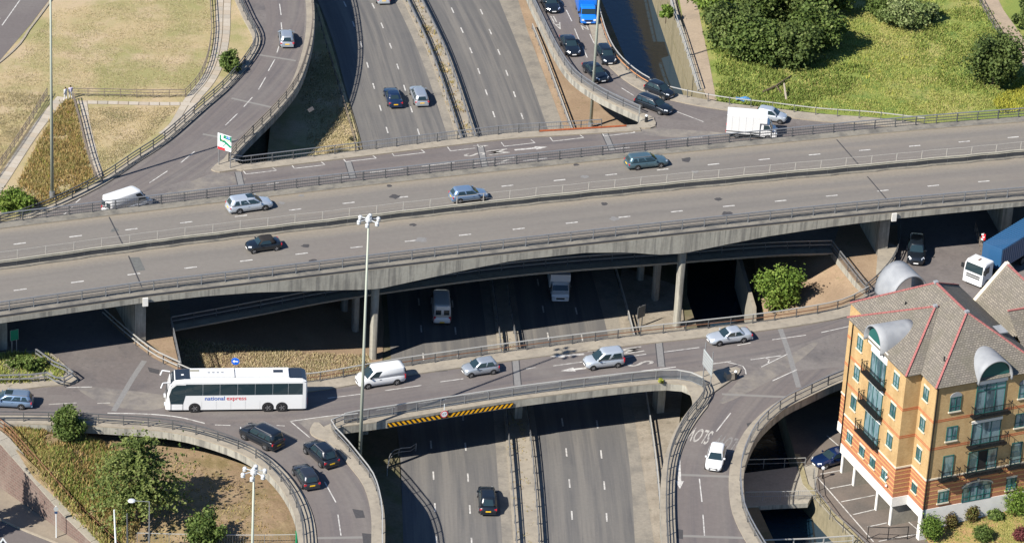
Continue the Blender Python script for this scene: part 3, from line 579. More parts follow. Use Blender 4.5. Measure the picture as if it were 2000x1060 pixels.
# transverse joints
def xj(pts, wd, m=mJoint, edge=True, z=ZR+.007):
    poly_line(pts, wd, m, 'expansion_joint', z)
    if edge:
        a = spline(PP(pts, z+.003), 1)
        for s in (1, -1): c = offset(a, s*wd/2); strip('joint_seal', offset(c, .05), offset(c, -.05), mJointDk, deck)
for q in ([(465, 336), (471, 362)], [(680, 316), (690, 348)], [(938, 285), (948, 330)], [(1181, 260), (1196, 294)], [(1286, 661), (1292, 716)], [(1006, 696), (1011, 752)]): xj(q, .75)
for q in ([(282, 704), (258, 740), (222, 802)], [(1524, 642), (1541, 690), (1560, 756)]): xj(q, .55, edge=False)
for q in ([(503, 107), (578, 119)], [(452, 192), (545, 213)], [(396, 262), (472, 276)], [(1410, 769), (1560, 776)], [(1318, 926), (1430, 930)], [(1320, 1045), (1470, 1050)], [(612, 1050), (730, 1048)]): xj(q, .4, mat('old_joint', (.2, .19, .175), .8), False)
for q, z in ([[(688, 993), (709, 996), (713, 1010), (695, 1011)], ZR], [[(707, 1040), (728, 1042), (730, 1062), (710, 1064)], ZR], [[(852, 718), (874, 716), (874, 724), (850, 726)], ZR], [[(1458, 826), (1478, 822), (1482, 832), (1462, 838)], ZR], [[(288, 716), (312, 722), (310, 730), (292, 726)], ZR], [[(600, 214), (610, 208), (614, 214), (604, 220)], ZR], [[(1322, 1032), (1334, 1034), (1334, 1052), (1322, 1050)], ZR]):
    sheet('repair_patch', q, z+.008, mPatch, deck)
# arrows and letters
def arrow(tip, tail, wd=.16, head=1.5, m=mPaint):
    a, b = P(*tail, ZP), P(*tip, ZP); d = (b-a).normalized(); n = V((-d.y, d.x, 0)); L = (b-a).length; c = a+d*(L-head)
    v = [a-n*wd, c-n*wd, c-n*.42, b, c+n*.42, c+n*wd, a+n*wd]; MB().add(v, [(0, 1, 5, 6), (2, 3, 4)]).build('road_arrow', m, deck)
arrow((1095, 724), (1145, 718)); arrow((1074, 696), (1141, 691)); arrow((1070, 287), (1005, 293)); arrow((1328, 954), (1325, 884))
def text_mesh(s, size=1.0, bold=0.0):
    c = bpy.data.curves.new('lettering', 'FONT'); c.body = s; c.size = size; c.align_x = 'CENTER'; c.align_y = 'CENTER'; c.offset = bold; c.resolution_u = 3
    o = bpy.data.objects.new('lettering', c); COL.objects.link(o); dg = bpy.context.evaluated_depsgraph_get()
    me = bpy.data.meshes.new_from_object(o.evaluated_get(dg)); bpy.data.objects.remove(o); return me
def road_text(s, px, py, tx, ty, size, stretch, m, width=1.0):
    """letters stretched along the travel direction; (tx, ty) is a pixel further along it"""
    c = P(px, py, ZP); t = P(tx, ty, ZP); d = t-c; me = text_mesh(s, size, .015); me.transform(Matrix.Diagonal((width, stretch, 1, 1))); me.materials.append(m)
    return link('road_lettering', me, deck, (c.x, c.y, ZP), math.atan2(d.y, d.x)-math.pi/2)
road_text('SLOW', 1364, 848, 1351, 869, 1.15, 3.4, mPaintOld, .82); road_text('SLOW', 1421, 864, 1406, 886, 1.15, 3.4, mat('faint_paint', (.2, .19, .18), .8, layers=[(3, .5, .65, (.12, .115, .11), .8, None)]), .78)
road_text('M1', 1232, 680, 1190, 686, 1.6, 2.4, mPaintOld); road_text('B', 1172, 680, 1130, 686, 1.6, 2.4, mPaintOld); road_text('S', 1254, 709, 1200, 717, 1.7, 2.4, mPaintOld)
road_text('M', 970, 297, 1020, 291, 1.6, 2.3, mPaintOld); road_text('S', 925, 302, 980, 296, 1.6, 2.3, mPaintOld); road_text('N', 985, 314, 1020, 309, 1.6, 2.3, mPaintOld); road_text('I', 942, 318, 1000, 311, 1.6, 2.3, mPaintOld); road_text('A', 938, 286, 990, 280, 1.2, 2.0, mPaintOld)
road_text('A', 1090, 50, 1100, 68, 1.4, 2.0, mPaintOld); road_text('II', 1081, 37, 1091, 55, 1.3, 2.0, mPaintOld); road_text('N', 1142, 54, 1150, 70, 1.2, 1.6, mPaintOld)
# ---------------------------------------------------------------- vehicles
mGlass = mat('car_glass', (0.018, 0.034, 0.042), 0.05, 0, .6); mTyre = mat('tyre_rubber', (0.018, 0.018, 0.019), .85)
mRim = mat('alloy_rim', (0.42, 0.42, 0.43), .35, .7); mRimDk = mat('steel_rim', (0.16, 0.16, 0.165), .5, .5); mTrim = mat('black_trim', (0.02, 0.021, 0.023), .5)
mHead = mat('headlight_glass', (0.75, 0.78, 0.8), .12, .2, .6); mTail = mat('red_lamp', (0.5, 0.02, 0.03), .25, 0, .5)
mPlateY = mat('yellow_plate', (0.85, 0.52, 0.02), .5); mPlateW = mat('white_plate', (0.8, 0.8, 0.78), .5); mSkin = mat('skin', (0.45, 0.27, 0.19), .7); mGrille = mat('grille', (.03, .03, .032), .4, .4)
_paint = {}
def paint(n, c, metal=0.0, rough=.3):
    if n not in _paint: _paint[n] = mat('paint_'+n, c, rough, metal, .5, coat=.7)
    return _paint[n]
pSilver = paint('silver', (.42, .46, .50), .55, .35); pSilverL = paint('pale_silver', (.55, .6, .65), .5, .35); pBlack = paint('black', (.008, .012, .018)); pNavy = paint('navy', (.008, .02, .055)); pWhite = paint('white', (.66, .665, .66))
pTeal = paint('grey_teal', (.10, .17, .20), .5, .35); pBlueGrey = paint('blue_grey', (.2, .29, .42), .5, .35); pBlue = paint('deep_blue', (.004, .016, .065), .2); pGrey = paint('dark_grey', (.03, .035, .045), .3); pBright = paint('bright_blue', (.01, .16, .60)); pSoft = mat('soft_top', (.02, .018, .018), .9)
def lofted(st, n_side):
    """close a list of equal rings into a shell"""
    mb = MB(); n = len(st[0])
    for r in st: mb.v += [tuple(p) for p in r]
    for i in range(len(st)-1):
        for k in range(n): mb.f.append([i*n+k, (i+1)*n+k, (i+1)*n+(k+1) % n, i*n+(k+1) % n]); mb.m.append(0)
    mb.f.append(list(range(n))); mb.m.append(0); mb.f.append(list(range((len(st)-1)*n, len(st)*n))[::-1]); mb.m.append(0)
    return mb
_wheel = {}
def wheels(root, L, W, wb, r, xoff, rim=None, tw=.2, axles=None):
    rim = rim or mRim; key = (round(r, 3), tw, rim.name)
    if key not in _wheel:
        t = MB(); n = 18
        for y in (-tw/2, tw/2):
            for rr_ in (r*.62, r*.96, r):
                yy = y*(1 if rr_ < r else .72)
                for k in range(n): a = 2*math.pi*k/n; t.v.append((rr_*math.cos(a), yy, rr_*math.sin(a)))
        order = [0, 1, 2, 5, 4, 3]
        for a, b in zip(order, order[1:]+order[:1]):
            for k in range(n): t.f.append([a*n+k, a*n+(k+1) % n, b*n+(k+1) % n, b*n+k]); t.m.append(0)
        tm = t.mesh('tyre', mTyre, True); fixnormals(tm)
        m = MB(); m.tube((0, -tw*.42, 0), (0, tw*.42, 0), r*.64, n=16)
        for k in range(5):
            a = 2*math.pi*k/5
            for s in (-1, 1): m.bar((r*.1*math.cos(a), s*tw*.45, r*.1*math.sin(a)), (r*.6*math.cos(a), s*tw*.44, r*.6*math.sin(a)), .07, .05)
        rm = m.mesh('rim', [rim]); fixnormals(rm); _wheel[key] = (tm, rm)
    tm, rm = _wheel[key]
    for x in (axles or (xoff+wb/2, xoff-wb/2)):
        for s in (-1, 1):
            e = link('wheel', tm, root, (x, s*(W/2-tw*.42), r)); link('rim', rm, e)
SHAPES = dict(
 # L, W, H, wheelbase, wheel r, belt, hood z, [x_nose_hood .. as share of L from rear], roof rear/front, glass rear/front base
 hatch=dict(L=4.1, W=1.75, H=1.47, wb=2.55, r=.31, belt=.93, hood=.86, wf=.74, rf=.565, rr=.1, wr=.015, tail=.93, nside=2),
 micra=dict(L=3.75, W=1.66, H=1.54, wb=2.43, r=.29, belt=.96, hood=.93, wf=.76, rf=.57, rr=.13, wr=.02, tail=.96, nside=2),
 estate=dict(L=4.75, W=1.8, H=1.47, wb=2.7, r=.32, belt=.93, hood=.86, wf=.73, rf=.58, rr=.07, wr=.012, tail=.93, nside=3),
 mpv=dict(L=4.9, W=1.88, H=1.6, wb=2.85, r=.34, belt=.98, hood=.9, wf=.76, rf=.58, rr=.08, wr=.012, tail=.98, nside=3),
 saloon=dict(L=4.75, W=1.8, H=1.43, wb=2.75, r=.32, belt=.92, hood=.84, wf=.7, rf=.54, rr=.27, wr=.15, tail=.98, nside=2),
 coupe=dict(L=4.6, W=1.8, H=1.38, wb=2.7, r=.33, belt=.9, hood=.82, wf=.7, rf=.52, rr=.28, wr=.1, tail=.95, nside=2),
 soft=dict(L=3.65, W=1.69, H=1.4, wb=2.47, r=.3, belt=.9, hood=.88, wf=.72, rf=.61, rr=.24, wr=.14, tail=.88, nside=1),
 suv=dict(L=4.8, W=1.95, H=1.85, wb=2.85, r=.38, belt=1.14, hood=1.1, wf=.73, rf=.61, rr=.05, wr=.01, tail=1.14, nside=3),
 taxi=dict(L=4.58, W=1.8, H=1.74, wb=2.88, r=.33, belt=1.03, hood=.98, wf=.70, rf=.58, rr=.16, wr=.05, tail=1.0, nside=2),
 leisure=dict(L=4.15, W=1.74, H=1.82, wb=2.69, r=.3, belt=1.02, hood=.95, wf=.77, rf=.56, rr=.035, wr=.01, tail=1.02, nside=2),
 van=dict(L=5.0, W=1.92, H=1.97, wb=3.1, r=.33, belt=1.12, hood=1.08, wf=.84, rf=.68, rr=.02, wr=.008, tail=1.12, nside=0),
 bigvan=dict(L=5.9, W=2.0, H=2.5, wb=3.6, r=.35, belt=1.2, hood=1.15, wf=.86, rf=.72, rr=.015, wr=.006, tail=1.2, nside=0))
def vehicle(name, kind, px, py, z, hx, hy, body, label, cat, group, plate_f=True, driver=False, roofmat=None, rim=None, sx=1.0, extra=None):
    """(px, py) = middle of the footprint in the photograph, (hx, hy) = a pixel straight ahead on the same level"""
    c, h = P(px, py, z), P(hx, hy, z); rz = math.atan2(h.y-c.y, h.x-c.x); S = SHAPES[kind]
    root = empty(name, (c.x, c.y, z), rz, label, cat, group); L, W, H = S['L']*sx, S['W'], S['H']; r = S['r']; van = S['nside'] == 0 or kind == 'leisure'
    X = lambda t: (t-.5)*L
    st = []; hw = W/2; hoodx = S['wf']
    prof = [(0, .80, S['tail']*.62, .34), (.012, .88, S['tail']*.93, .28), (.05, .95, S['tail'], .22), (.14, .99, S['tail'] if S['wr'] > .1 else S['belt'], .2), (.3, 1, S['belt'], .19), (.55, 1, S['belt'], .19), (hoodx-.04, 1, S['belt'], .19),
            (hoodx+.03, .99, S['belt']*.5+S['hood']*.5+.01, .19), (.86+(.05 if van else 0), .97, S['hood']*.97, .2), (.945, .90, S['hood']*.88, .22), (.985, .78, S['hood']*.76, .27), (1.0, .62, S['hood']*.62, .34)]
    for t, wf, zt, zb in prof:
        a = hw*wf; zm = zb+(zt-zb)*.5; half = [(.8*a, zb), (.97*a, zb+.1), (a, zm), (a*.985, zt-.12*(zt-zb)), (a*.93, zt-.03), (a*.6, zt+.02), (0, zt+.03)]
        ring = [(X(t), -y, q) for y, q in half]+[(X(t), y, q) for y, q in half[-2::-1]]; st.append(ring)
    ob = lofted(st, 0).build('body', body, root, True); fixnormals(ob.data)
    # cabin
    bx0, bx1, rx0, rx1 = X(S['wr']), X(S['wf']), X(S['rr']), X(S['rf']); wb_, wr_ = hw*(.94 if not van else .96), hw*(.74 if not van else .86); zb_, zr_ = S['belt']-.04, H-.07
    def ringat(s, z, infl=0.0, shr=1.0):
        x0, x1, y = bx0+(rx0-bx0)*s, bx1+(rx1-bx1)*s, (wb_+(wr_-wb_)*s+infl)*shr; m = (x0+x1)/2; x0, x1 = m+(x0-m)*shr, m+(x1-m)*shr; ch = min(.16, (x1-x0)*.12)
        return [(x0, y*.62, z), (x0+ch*.5, y*.9, z), (x0+ch*1.7, y, z), (m, y*1.005, z), (x1-ch*1.9, y, z), (x1-ch*.6, y*.88, z), (x1+.03*(1-s), y*.5, z), (x1+.05*(1-s), 0, z), (x1+.03*(1-s), -y*.5, z), (x1-ch*.6, -y*.88, z), (x1-ch*1.9, -y, z), (m, -y*1.005, z), (x0+ch*1.7, -y, z), (x0+ch*.5, -y*.9, z), (x0, -y*.62, z)]
    rings = [ringat(0, zb_), ringat(.5, (zb_+zr_)/2, .012), ringat(.93, zr_-.03), ringat(1.02, zr_+.035, -.04), ringat(1.06, H-.005, 0, .8), ringat(1.06, H, 0, .45)]
    cab = lofted(rings, 0).build('cabin' if not van else 'upper_body', roofmat or body, root, True); fixnormals(cab.data)
    # panes laid 1 cm proud of the cabin faces
    def pane(nm, quad_, m=mGlass):
        MB().add(quad_, [tuple(range(len(quad_)))]).build(nm, m, root)
    def sidept(t, s, sgn, o=.012):   # t along, s up
        a = Vlerp(bx0, rx0, s); b = Vlerp(bx1, rx1, s); y = wb_+(wr_-wb_)*s+o+.012*(1-abs(2*s-1)); return (a+(b-a)*t, sgn*y, zb_+(zr_-zb_)*s)
    lo, hi = .16, .9
    ends = {0: [(.74, .9)], 1: [(.3, .9)], 2: [(.14, .5), (.54, .93)], 3: [(.1, .3), (.335, .6), (.635, .93)]}[S['nside']]
    if kind == 'van': ends = [(.73, .95)]
    if kind == 'bigvan': ends = [(.78, .95)]
    if kind == 'leisure': ends = [(.1, .52), (.6, .93)]
    for sgn in (1, -1):
        for i, (a, b) in enumerate(ends):
            k = .035 if i == len(ends)-1 else 0; k2 = .04 if i == 0 and S['nside'] >= 1 else 0
            q = [sidept(a, lo, sgn), sidept(b+k, lo, sgn), sidept(b-.03, hi, sgn), sidept(a+k2, hi, sgn)]
            pane('side_window', q if sgn < 0 else q[::-1])
        c2 = sidept(.93, .12, sgn); MB().box((c2[0], c2[1]+sgn*.09, c2[2]+.06), (.12, .2, .14)).build('door_mirror', body if not van else mTrim, root)
    fx = lambda s: bx1+(rx1-bx1)*s; fy = lambda s: wb_+(wr_-wb_)*s
    zz = lambda s: zb_+(zr_-zb_)*s
    q = [(fx(.1)+.045, -fy(.1)*.84, zz(.1)), (fx(.1)+.085, 0, zz(.1)), (fx(.1)+.045, fy(.1)*.84, zz(.1)), (fx(.93)+.012, fy(.93)*.8, zz(.93)), (fx(.93)+.03, 0, zz(.94)), (fx(.93)+.012, -fy(.93)*.8, zz(.93))]
    MB().add(q, [(0, 1, 4, 5), (1, 2, 3, 4)]).build('windscreen', mGlass, root)
    if not S['nside'] == 0:
        gx = lambda s: bx0+(rx0-bx0)*s
        q = [(gx(.16)-.015, fy(.16)*.64, zz(.16)), (gx(.16)-.015, -fy(.16)*.64, zz(.16)), (gx(.9)-.015, -fy(.9)*.6, zz(.9)), (gx(.9)-.015, fy(.9)*.6, zz(.9))]; pane('rear_window', q)
    if S['nside'] == 0:
        for s in (-1, 1): MB().box((X(0)-.004+.02, s*wb_*.46, zb_+.45*(zr_-zb_)), (.03, wb_*.62, (zr_-zb_)*.45)).build('rear_window', mGlass if kind != 'van' or True else body, root)
    wheels(root, L, W, S['wb'], r, L*.01, rim)
    for x in (L*.01+S['wb']/2, L*.01-S['wb']/2):
        for s in (-1, 1):
            m = MB(); y = s*(hw*.992); m.tube((x, y-s*.25, r*1.03), (x, y+s*.014, r*1.03), r*1.17, n=18); m.build('wheel_arch', mTrim, root)
    for s in (-1, 1):
        MB().add([(X(.925), s*hw*.92, S['hood']*.80), (X(.985), s*hw*.60, S['hood']*.72), (X(.975), s*hw*.52, S['hood']*.86), (X(.905), s*hw*.80, S['hood']*.95)], [(0, 1, 2, 3) if s < 0 else (3, 2, 1, 0)]).build('headlight', mHead, root).location = (.02, s*.012, .02)
        MB().box((X(.018), s*hw*.80, S['tail']*.80), (.1, .24, .2 if not van else .45)).build('tail_light', mTail, root)
    MB().box((X(.993), 0, S['hood']*.55), (.1, W*.5, .16)).build('grille', mGrille, root)
    MB().box((X(.0)-.0, 0, .62 if S['nside'] else .55), (.03, .52, .12)).build('number_plate', mPlateY, root)
    MB().box((X(1.0)+.02, 0, .42), (.03, .52, .11)).build('number_plate', mPlateW, root)
    MB().box((X(.0)+.1, 0, .38), (.28, W*.86, .2)).build('bumper', mTrim if van else body, root)
    for sgn in (1, -1):
        for a in ([.5] if S['nside'] < 3 else [.36, .64]):
            MB().box((X(a+.06), sgn*(hw+.012), S['belt']-.17), (.2, .03, .035)).build('door_handle', mTrim if body in (pWhite, pSilver) else body, root)
    if extra: extra(root, X, hw, S)
    return root
def Vlerp(a, b, t): return a+(b-a)*t
def rails_(root, X, hw, S):
    for s in (1, -1): MB().bar((X(.1), s*hw*.70, S['H']+.03), (X(.55), s*hw*.70, S['H']+.03), .04, .05).build('roof_rail', mRim, root)
def sunroof(root, X, hw, S): MB().box((X(.5), 0, S['H']+.004), (.75, hw*.95, .02)).build('sunroof', mGlass, root)
def sunroofrails(*a): sunroof(*a); rails_(*a)
GFc, GRc, GMc = 'cars on the flyover', 'cars on the roundabout', 'cars on the main carriageways'; GQ = 'dark cars queueing on the top right slip road'; GL = 'dark cars on the left loop ramp'
G = dict
vehicle('car', 'mpv', 487, 408, ZF, 560, 398, pSilverL, 'silver people carrier with a sunroof on the far lane of the flyover', 'car', GFc, extra=sunroof)
vehicle('car', 'soft', 514, 486, ZF, 440, 496, pBlack, 'black soft top convertible heading left on the flyover', 'car', GFc, roofmat=pSoft)
vehicle('car', 'hatch', 915, 389, ZF, 1000, 380, pBlueGrey, 'blue grey hatchback beside the cream barrier on the flyover', 'car', GFc)
vehicle('car', 'estate', 1262, 324, ZF, 1340, 316, pTeal, 'teal grey estate car with roof rails on the flyover', 'car', GFc, extra=rails_)
vehicle('car', 'hatch', 559, 82, ZR, 556, 60, pSilver, 'lone silver hatchback driving up the top left ramp', 'car', GRc)
vehicle('car', 'saloon', 767, 197, 0, 753, 158, pNavy, 'dark blue saloon beside a silver car on the upper main carriageway', 'car', GMc)
vehicle('car', 'estate', 818, 194, 0, 803, 155, pSilver, 'silver estate car right of a dark blue saloon on the carriageway', 'car', GMc)
vehicle('car', 'hatch', 745, -2, 0, 735, -30, pSilverL, 'silver car cut off by the top edge on the left carriageway', 'car', GMc)
vehicle('taxi_cab', 'taxi', 951, 985, 0, 946, 930, pBlack, 'black cab driving away on the lower main carriageway', 'taxi', GMc)
vehicle('car', 'coupe', 1074, 14, ZR, 1088, 40, pBlack, 'black car at the top of the slip road queue beside the blue truck', 'car', GQ)
vehicle('car', 'saloon', 1113, 97, ZR, 1130, 130, pBlack, 'black saloon by the railing in the middle of the slip road queue', 'car', GQ)
vehicle('car', 'hatch', 1183, 116, ZR, 1201, 145, pBlack, 'black hatchback by the river railing below the blue truck', 'car', GQ)
vehicle('car', 'coupe', 1163, 149, ZR, 1186, 172, pBlack, 'black coupe passing behind the tall lamp mast on the slip road', 'car', GQ)
vehicle('car', 'micra', 1288, 185, ZR, 1330, 203, pBlack, 'small rounded black car at the slip road bend, farther from camera', 'car', GQ)
vehicle('car', 'estate', 1277, 213, ZR, 1320, 229, pBlack, 'long black car with chrome windows leading the slip road queue', 'car', GQ, extra=rails_)
vehicle('car', 'micra', 1505, 234, ZR, 1560, 243, pSilverL, 'small silver car half hidden behind the white box truck', 'car', GRc)
vehicle('car', 'micra', 937, 727, ZR, 890, 734, pSilver, 'small rounded silver car with its driver on the lower bridge', 'car', GRc)
vehicle('car', 'leisure', 1178, 713, ZR, 1110, 721, pSilverL, 'silver high roofed leisure van crossing the road arrows', 'car', GRc)
vehicle('car', 'saloon', 1423, 665, ZR, 1350, 675, pSilverL, 'silver four door saloon near the back of the large sign', 'car', GRc)
vehicle('car', 'hatch', 1397, 903, ZR, 1389, 935, pWhite, 'white car coming down the right loop ramp', 'car', 'cars on the loop ramps')
vehicle('car', 'suv', 510, 862, ZR, 470, 842, pBlack, 'big black off roader beside the coach on the left loop ramp', 'car', GL, extra=rails_)
vehicle('car', 'taxi', 626, 895, ZR, 592, 864, pBlack, 'black estate with chrome window frames nearest the lamp mast railing', 'car', GL, extra=rails_)
vehicle('car', 'hatch', 597, 938, ZR, 578, 908, pGrey, 'dark grey car beside the railing of the left loop ramp', 'car', GL)
vehicle('car', 'estate', 18, 790, ZR, -60, 786, pBlueGrey, 'blue grey estate car leaving at the left edge', 'car', GRc, extra=sunroofrails)
vehicle('car', 'suv', 1788, 501, ZR, 1788, 528, pBlack, 'black car coming out of the shade under the flyover', 'car', GRc)
vehicle('car', 'saloon', 1626, 902, 0.02, 1594, 911, pBlue, 'dark blue car parked under the brick flats', 'car', None)
vehicle('delivery_van', 'van', 742, 747, ZR, 680, 756, pWhite, 'white panel van following the coach on the lower bridge', 'van', 'white vans')
vehicle('delivery_van', 'bigvan', 249, 412, ZR, 297, 396, pWhite, 'white van half hidden by the far parapet at the left end', 'van', 'white vans')
vehicle('delivery_van', 'bigvan', 861, 614, 0, 858, 580, pWhite, 'white van in the shade on the left carriageway under the flyover', 'van', 'white vans', sx=.92)
# box trucks
def rbox(mb, x0, x1, w, z0, z1, ch=.06):
    pts = [(-w/2, z0), (-w/2, z1-ch), (-w/2+ch, z1), (w/2-ch, z1), (w/2, z1-ch), (w/2, z0)]; o = len(mb.v); n = 6
    for x in (x0, x1):
        for y, z in pts: mb.v.append((x, y, z))
    for k in range(n): mb.f.append([o+k, o+(k+1) % n, o+n+(k+1) % n, o+n+k]); mb.m.append(0)
    mb.f.append([o+k for k in range(n)][::-1]); mb.f.append([o+n+k for k in range(n)]); mb.m += [0, 0]; return mb
def truck(name, px, py, z, hx, hy, label, group, cabm, boxm, L, W, H, cab_h=2.1, boxed=True, luton=False):
    c, h = P(px, py, z), P(hx, hy, z); rz = math.atan2(h.y-c.y, h.x-c.x); root = empty(name, (c.x, c.y, z), rz, label, 'truck', group); f = L/2
    MB().box((-.5, 0, .62), (L-1.0, W*.6, .22)).build('chassis', mTrim, root)
    if boxed:
        b = MB(); rbox(b, -f, f-2.05, W, .65, H)
        if luton: rbox(b, f-2.05, f-1.25, W, cab_h+.05, H)
        o = b.build('cargo_box', boxm, root); fixnormals(o.data)
        for s in (-1, 1):
            for x in np.arange(-f+.6, f-2.2, .8): MB().box((x, s*(W/2+.008), (H+.85)/2), (.05, .02, H-.95)).build('box_rib', boxm, root)
            MB().box((-f+(L-2.05)/2, s*(W/2+.012), .9), (L-2.05, .03, .12)).build('side_rail', mSteelDk, root)
    cb = []
    for t, zt, wf in ((-2.0, cab_h, .95), (-1.25, cab_h+.03, .95), (-.95, cab_h-.15, .93), (-.62, 1.32, .95), (-.2, 1.12, .93), (-.04, .85, .86), (0, .6, .78)):
        a = W*.47*wf; cb.append([(f+t, -a, .4), (f+t, -a, min(1.2, zt-.05)), (f+t, -a*(.9 if zt > 1.3 else .98), zt-.06), (f+t, -a*.8, zt), (f+t, a*.8, zt), (f+t, a*(.9 if zt > 1.3 else .98), zt-.06), (f+t, a, min(1.2, zt-.05)), (f+t, a, .4)])
    o = lofted(cb, 0).build('cab', cabm, root); fixnormals(o.data)
    MB().add([(f-.60, -W*.4, 1.36), (f-.60, W*.4, 1.36), (f-.93, W*.37, cab_h-.2), (f-.93, -W*.37, cab_h-.2)], [(0, 1, 2, 3)]).build('windscreen', mGlass, root).location = (.03, 0, .02)
    for s in (-1, 1):
        q = [(f-1.6, s*W*.455, 1.32), (f-.78, s*W*.452, 1.3), (f-1.02, s*W*.43, cab_h-.2), (f-1.6, s*W*.43, cab_h-.18)]; MB().add(q, [(0, 1, 2, 3) if s < 0 else (3, 2, 1, 0)]).build('side_window', mGlass, root).location = (0, s*.02, 0)
        MB().box((f-.75, s*(W*.47+.16), 1.5), (.1, .22, .3)).build('door_mirror', mTrim, root)
        MB().box((f-.05, s*W*.33, .8), (.14, .3, .2)).build('headlight', mHead, root); MB().box((-f-.01, s*W*.4, .8), (.06, .2, .25)).build('tail_light', mTail, root)
    MB().box((f+.005, 0, .72), (.06, W*.42, .18)).build('grille', mGrille, root); MB().box((f+.02, 0, .48), (.04, .52, .11)).build('number_plate', mPlateW, root)
    wheels(root, L, W*.94, 1, .36, 0, mRimDk, .24, axles=(f-1.05, -f+1.25)); return root
GT = 'box trucks'
o = truck('box_truck', 1467, 265, ZR, 1541, 271, 'white box truck passing a small silver car on the roundabout', GT, pWhite, pWhite, 5.9, 2.15, 2.95, luton=True)
o = truck('box_truck', 1144, 31, ZR, 1152, 62, 'bright blue box truck at the top of the slip road by the river', GT, pBright, pBright, 6.2, 2.2, 3.0)
o = truck('box_truck', 1090, 566, 0, 1096, 610, 'white box truck in deep shade on the right carriageway under the flyover', GT, pWhite, pWhite, 6.6, 2.2, 3.0, luton=True)
# articulated lorry: white cab, blue gear behind it, ribbed blue container
def lorry():
    c, h = P(1898, 560, ZR), P(1868, 606, ZR); rz = math.radians(232); root = empty('lorry', (c.x, c.y, ZR), rz, 'articulated lorry with white cab and ribbed blue container by the brick flats', 'lorry')
    cb = []
    for x, zt in ((-1.9, 2.9), (-.5, 2.95), (-.15, 2.75), (.02, 1.75), (.05, .5)):
        a = 1.22; cb.append([(x, -a, .55), (x, -a, zt-.1), (x, -a+.1, zt), (x, a-.1, zt), (x, a, zt-.1), (x, a, .55)])
    o = lofted(cb, 0).build('cab', pWhite, root); fixnormals(o.data)
    MB().add([(.05, -1.1, 1.8), (.05, 1.1, 1.8), (-.11, 1.05, 2.72), (-.11, -1.05, 2.72)], [(0, 1, 2, 3)]).build('windscreen', mGlass, root).location = (.02, 0, 0)
    for s in (-1, 1):
        MB().box((-.75, s*1.235, 2.15), (.85, .03, .75)).build('side_window', mGlass, root); MB().box((.05, s*1.42, 2.2), (.15, .3, .5)).build('door_mirror', mTrim, root); MB().box((.06, s*.85, .95), (.1, .35, .22)).build('headlight', mHead, root)
    for z in (1.45, 1.2): MB().box((.06, 0, z), (.06, 1.7, .12)).build('grille', mGrille, root)
    MB().box((.08, 0, .62), (.12, 2.3, .35)).build('bumper', pWhite, root); MB().box((-1.0, 0, 2.99), (.5, .12, .05)).build('roof_hatch', mRust, root)
    MB().box((-5, 0, .75), (8.5, 1.0, .3)).build('chassis', mTrim, root)
    for y in (-.8, -.25, .3, .85):
        m = MB(); m.bar((-2.15, y, .9), (-2.25, y*.8, 2.7), .12); m.bar((-2.3, y, 2.4), (-2.9, y*.6, 1.2), .1); m.build('blue_hose_rack', pBright, root)
    x0, x1 = -12.2, -3.4; o = rbox(MB(), x0, x1, 2.45, 1.2, 3.7, .03).build('container', pBright if 0 else paint('container_blue', (.02, .085, .19), 0, .5), root); fixnormals(o.data)
    for x in np.arange(x0+.25, x1, .42): MB().box((x, 0, 3.71), (.16, 2.4, .05)).build('roof_rib', o.data.materials[0], root)
    for x in np.arange(x0+.25, x1, .42):
        for s in (1, -1): MB().box((x, s*1.24, 2.45), (.16, .05, 2.4)).build('side_rib', o.data.materials[0], root)
    wheels(root, 0, 2.4, 0, .5, 0, mRimDk, .3, axles=(-.95, -3.6, -8.2, -9.5, -10.8))
lorry()
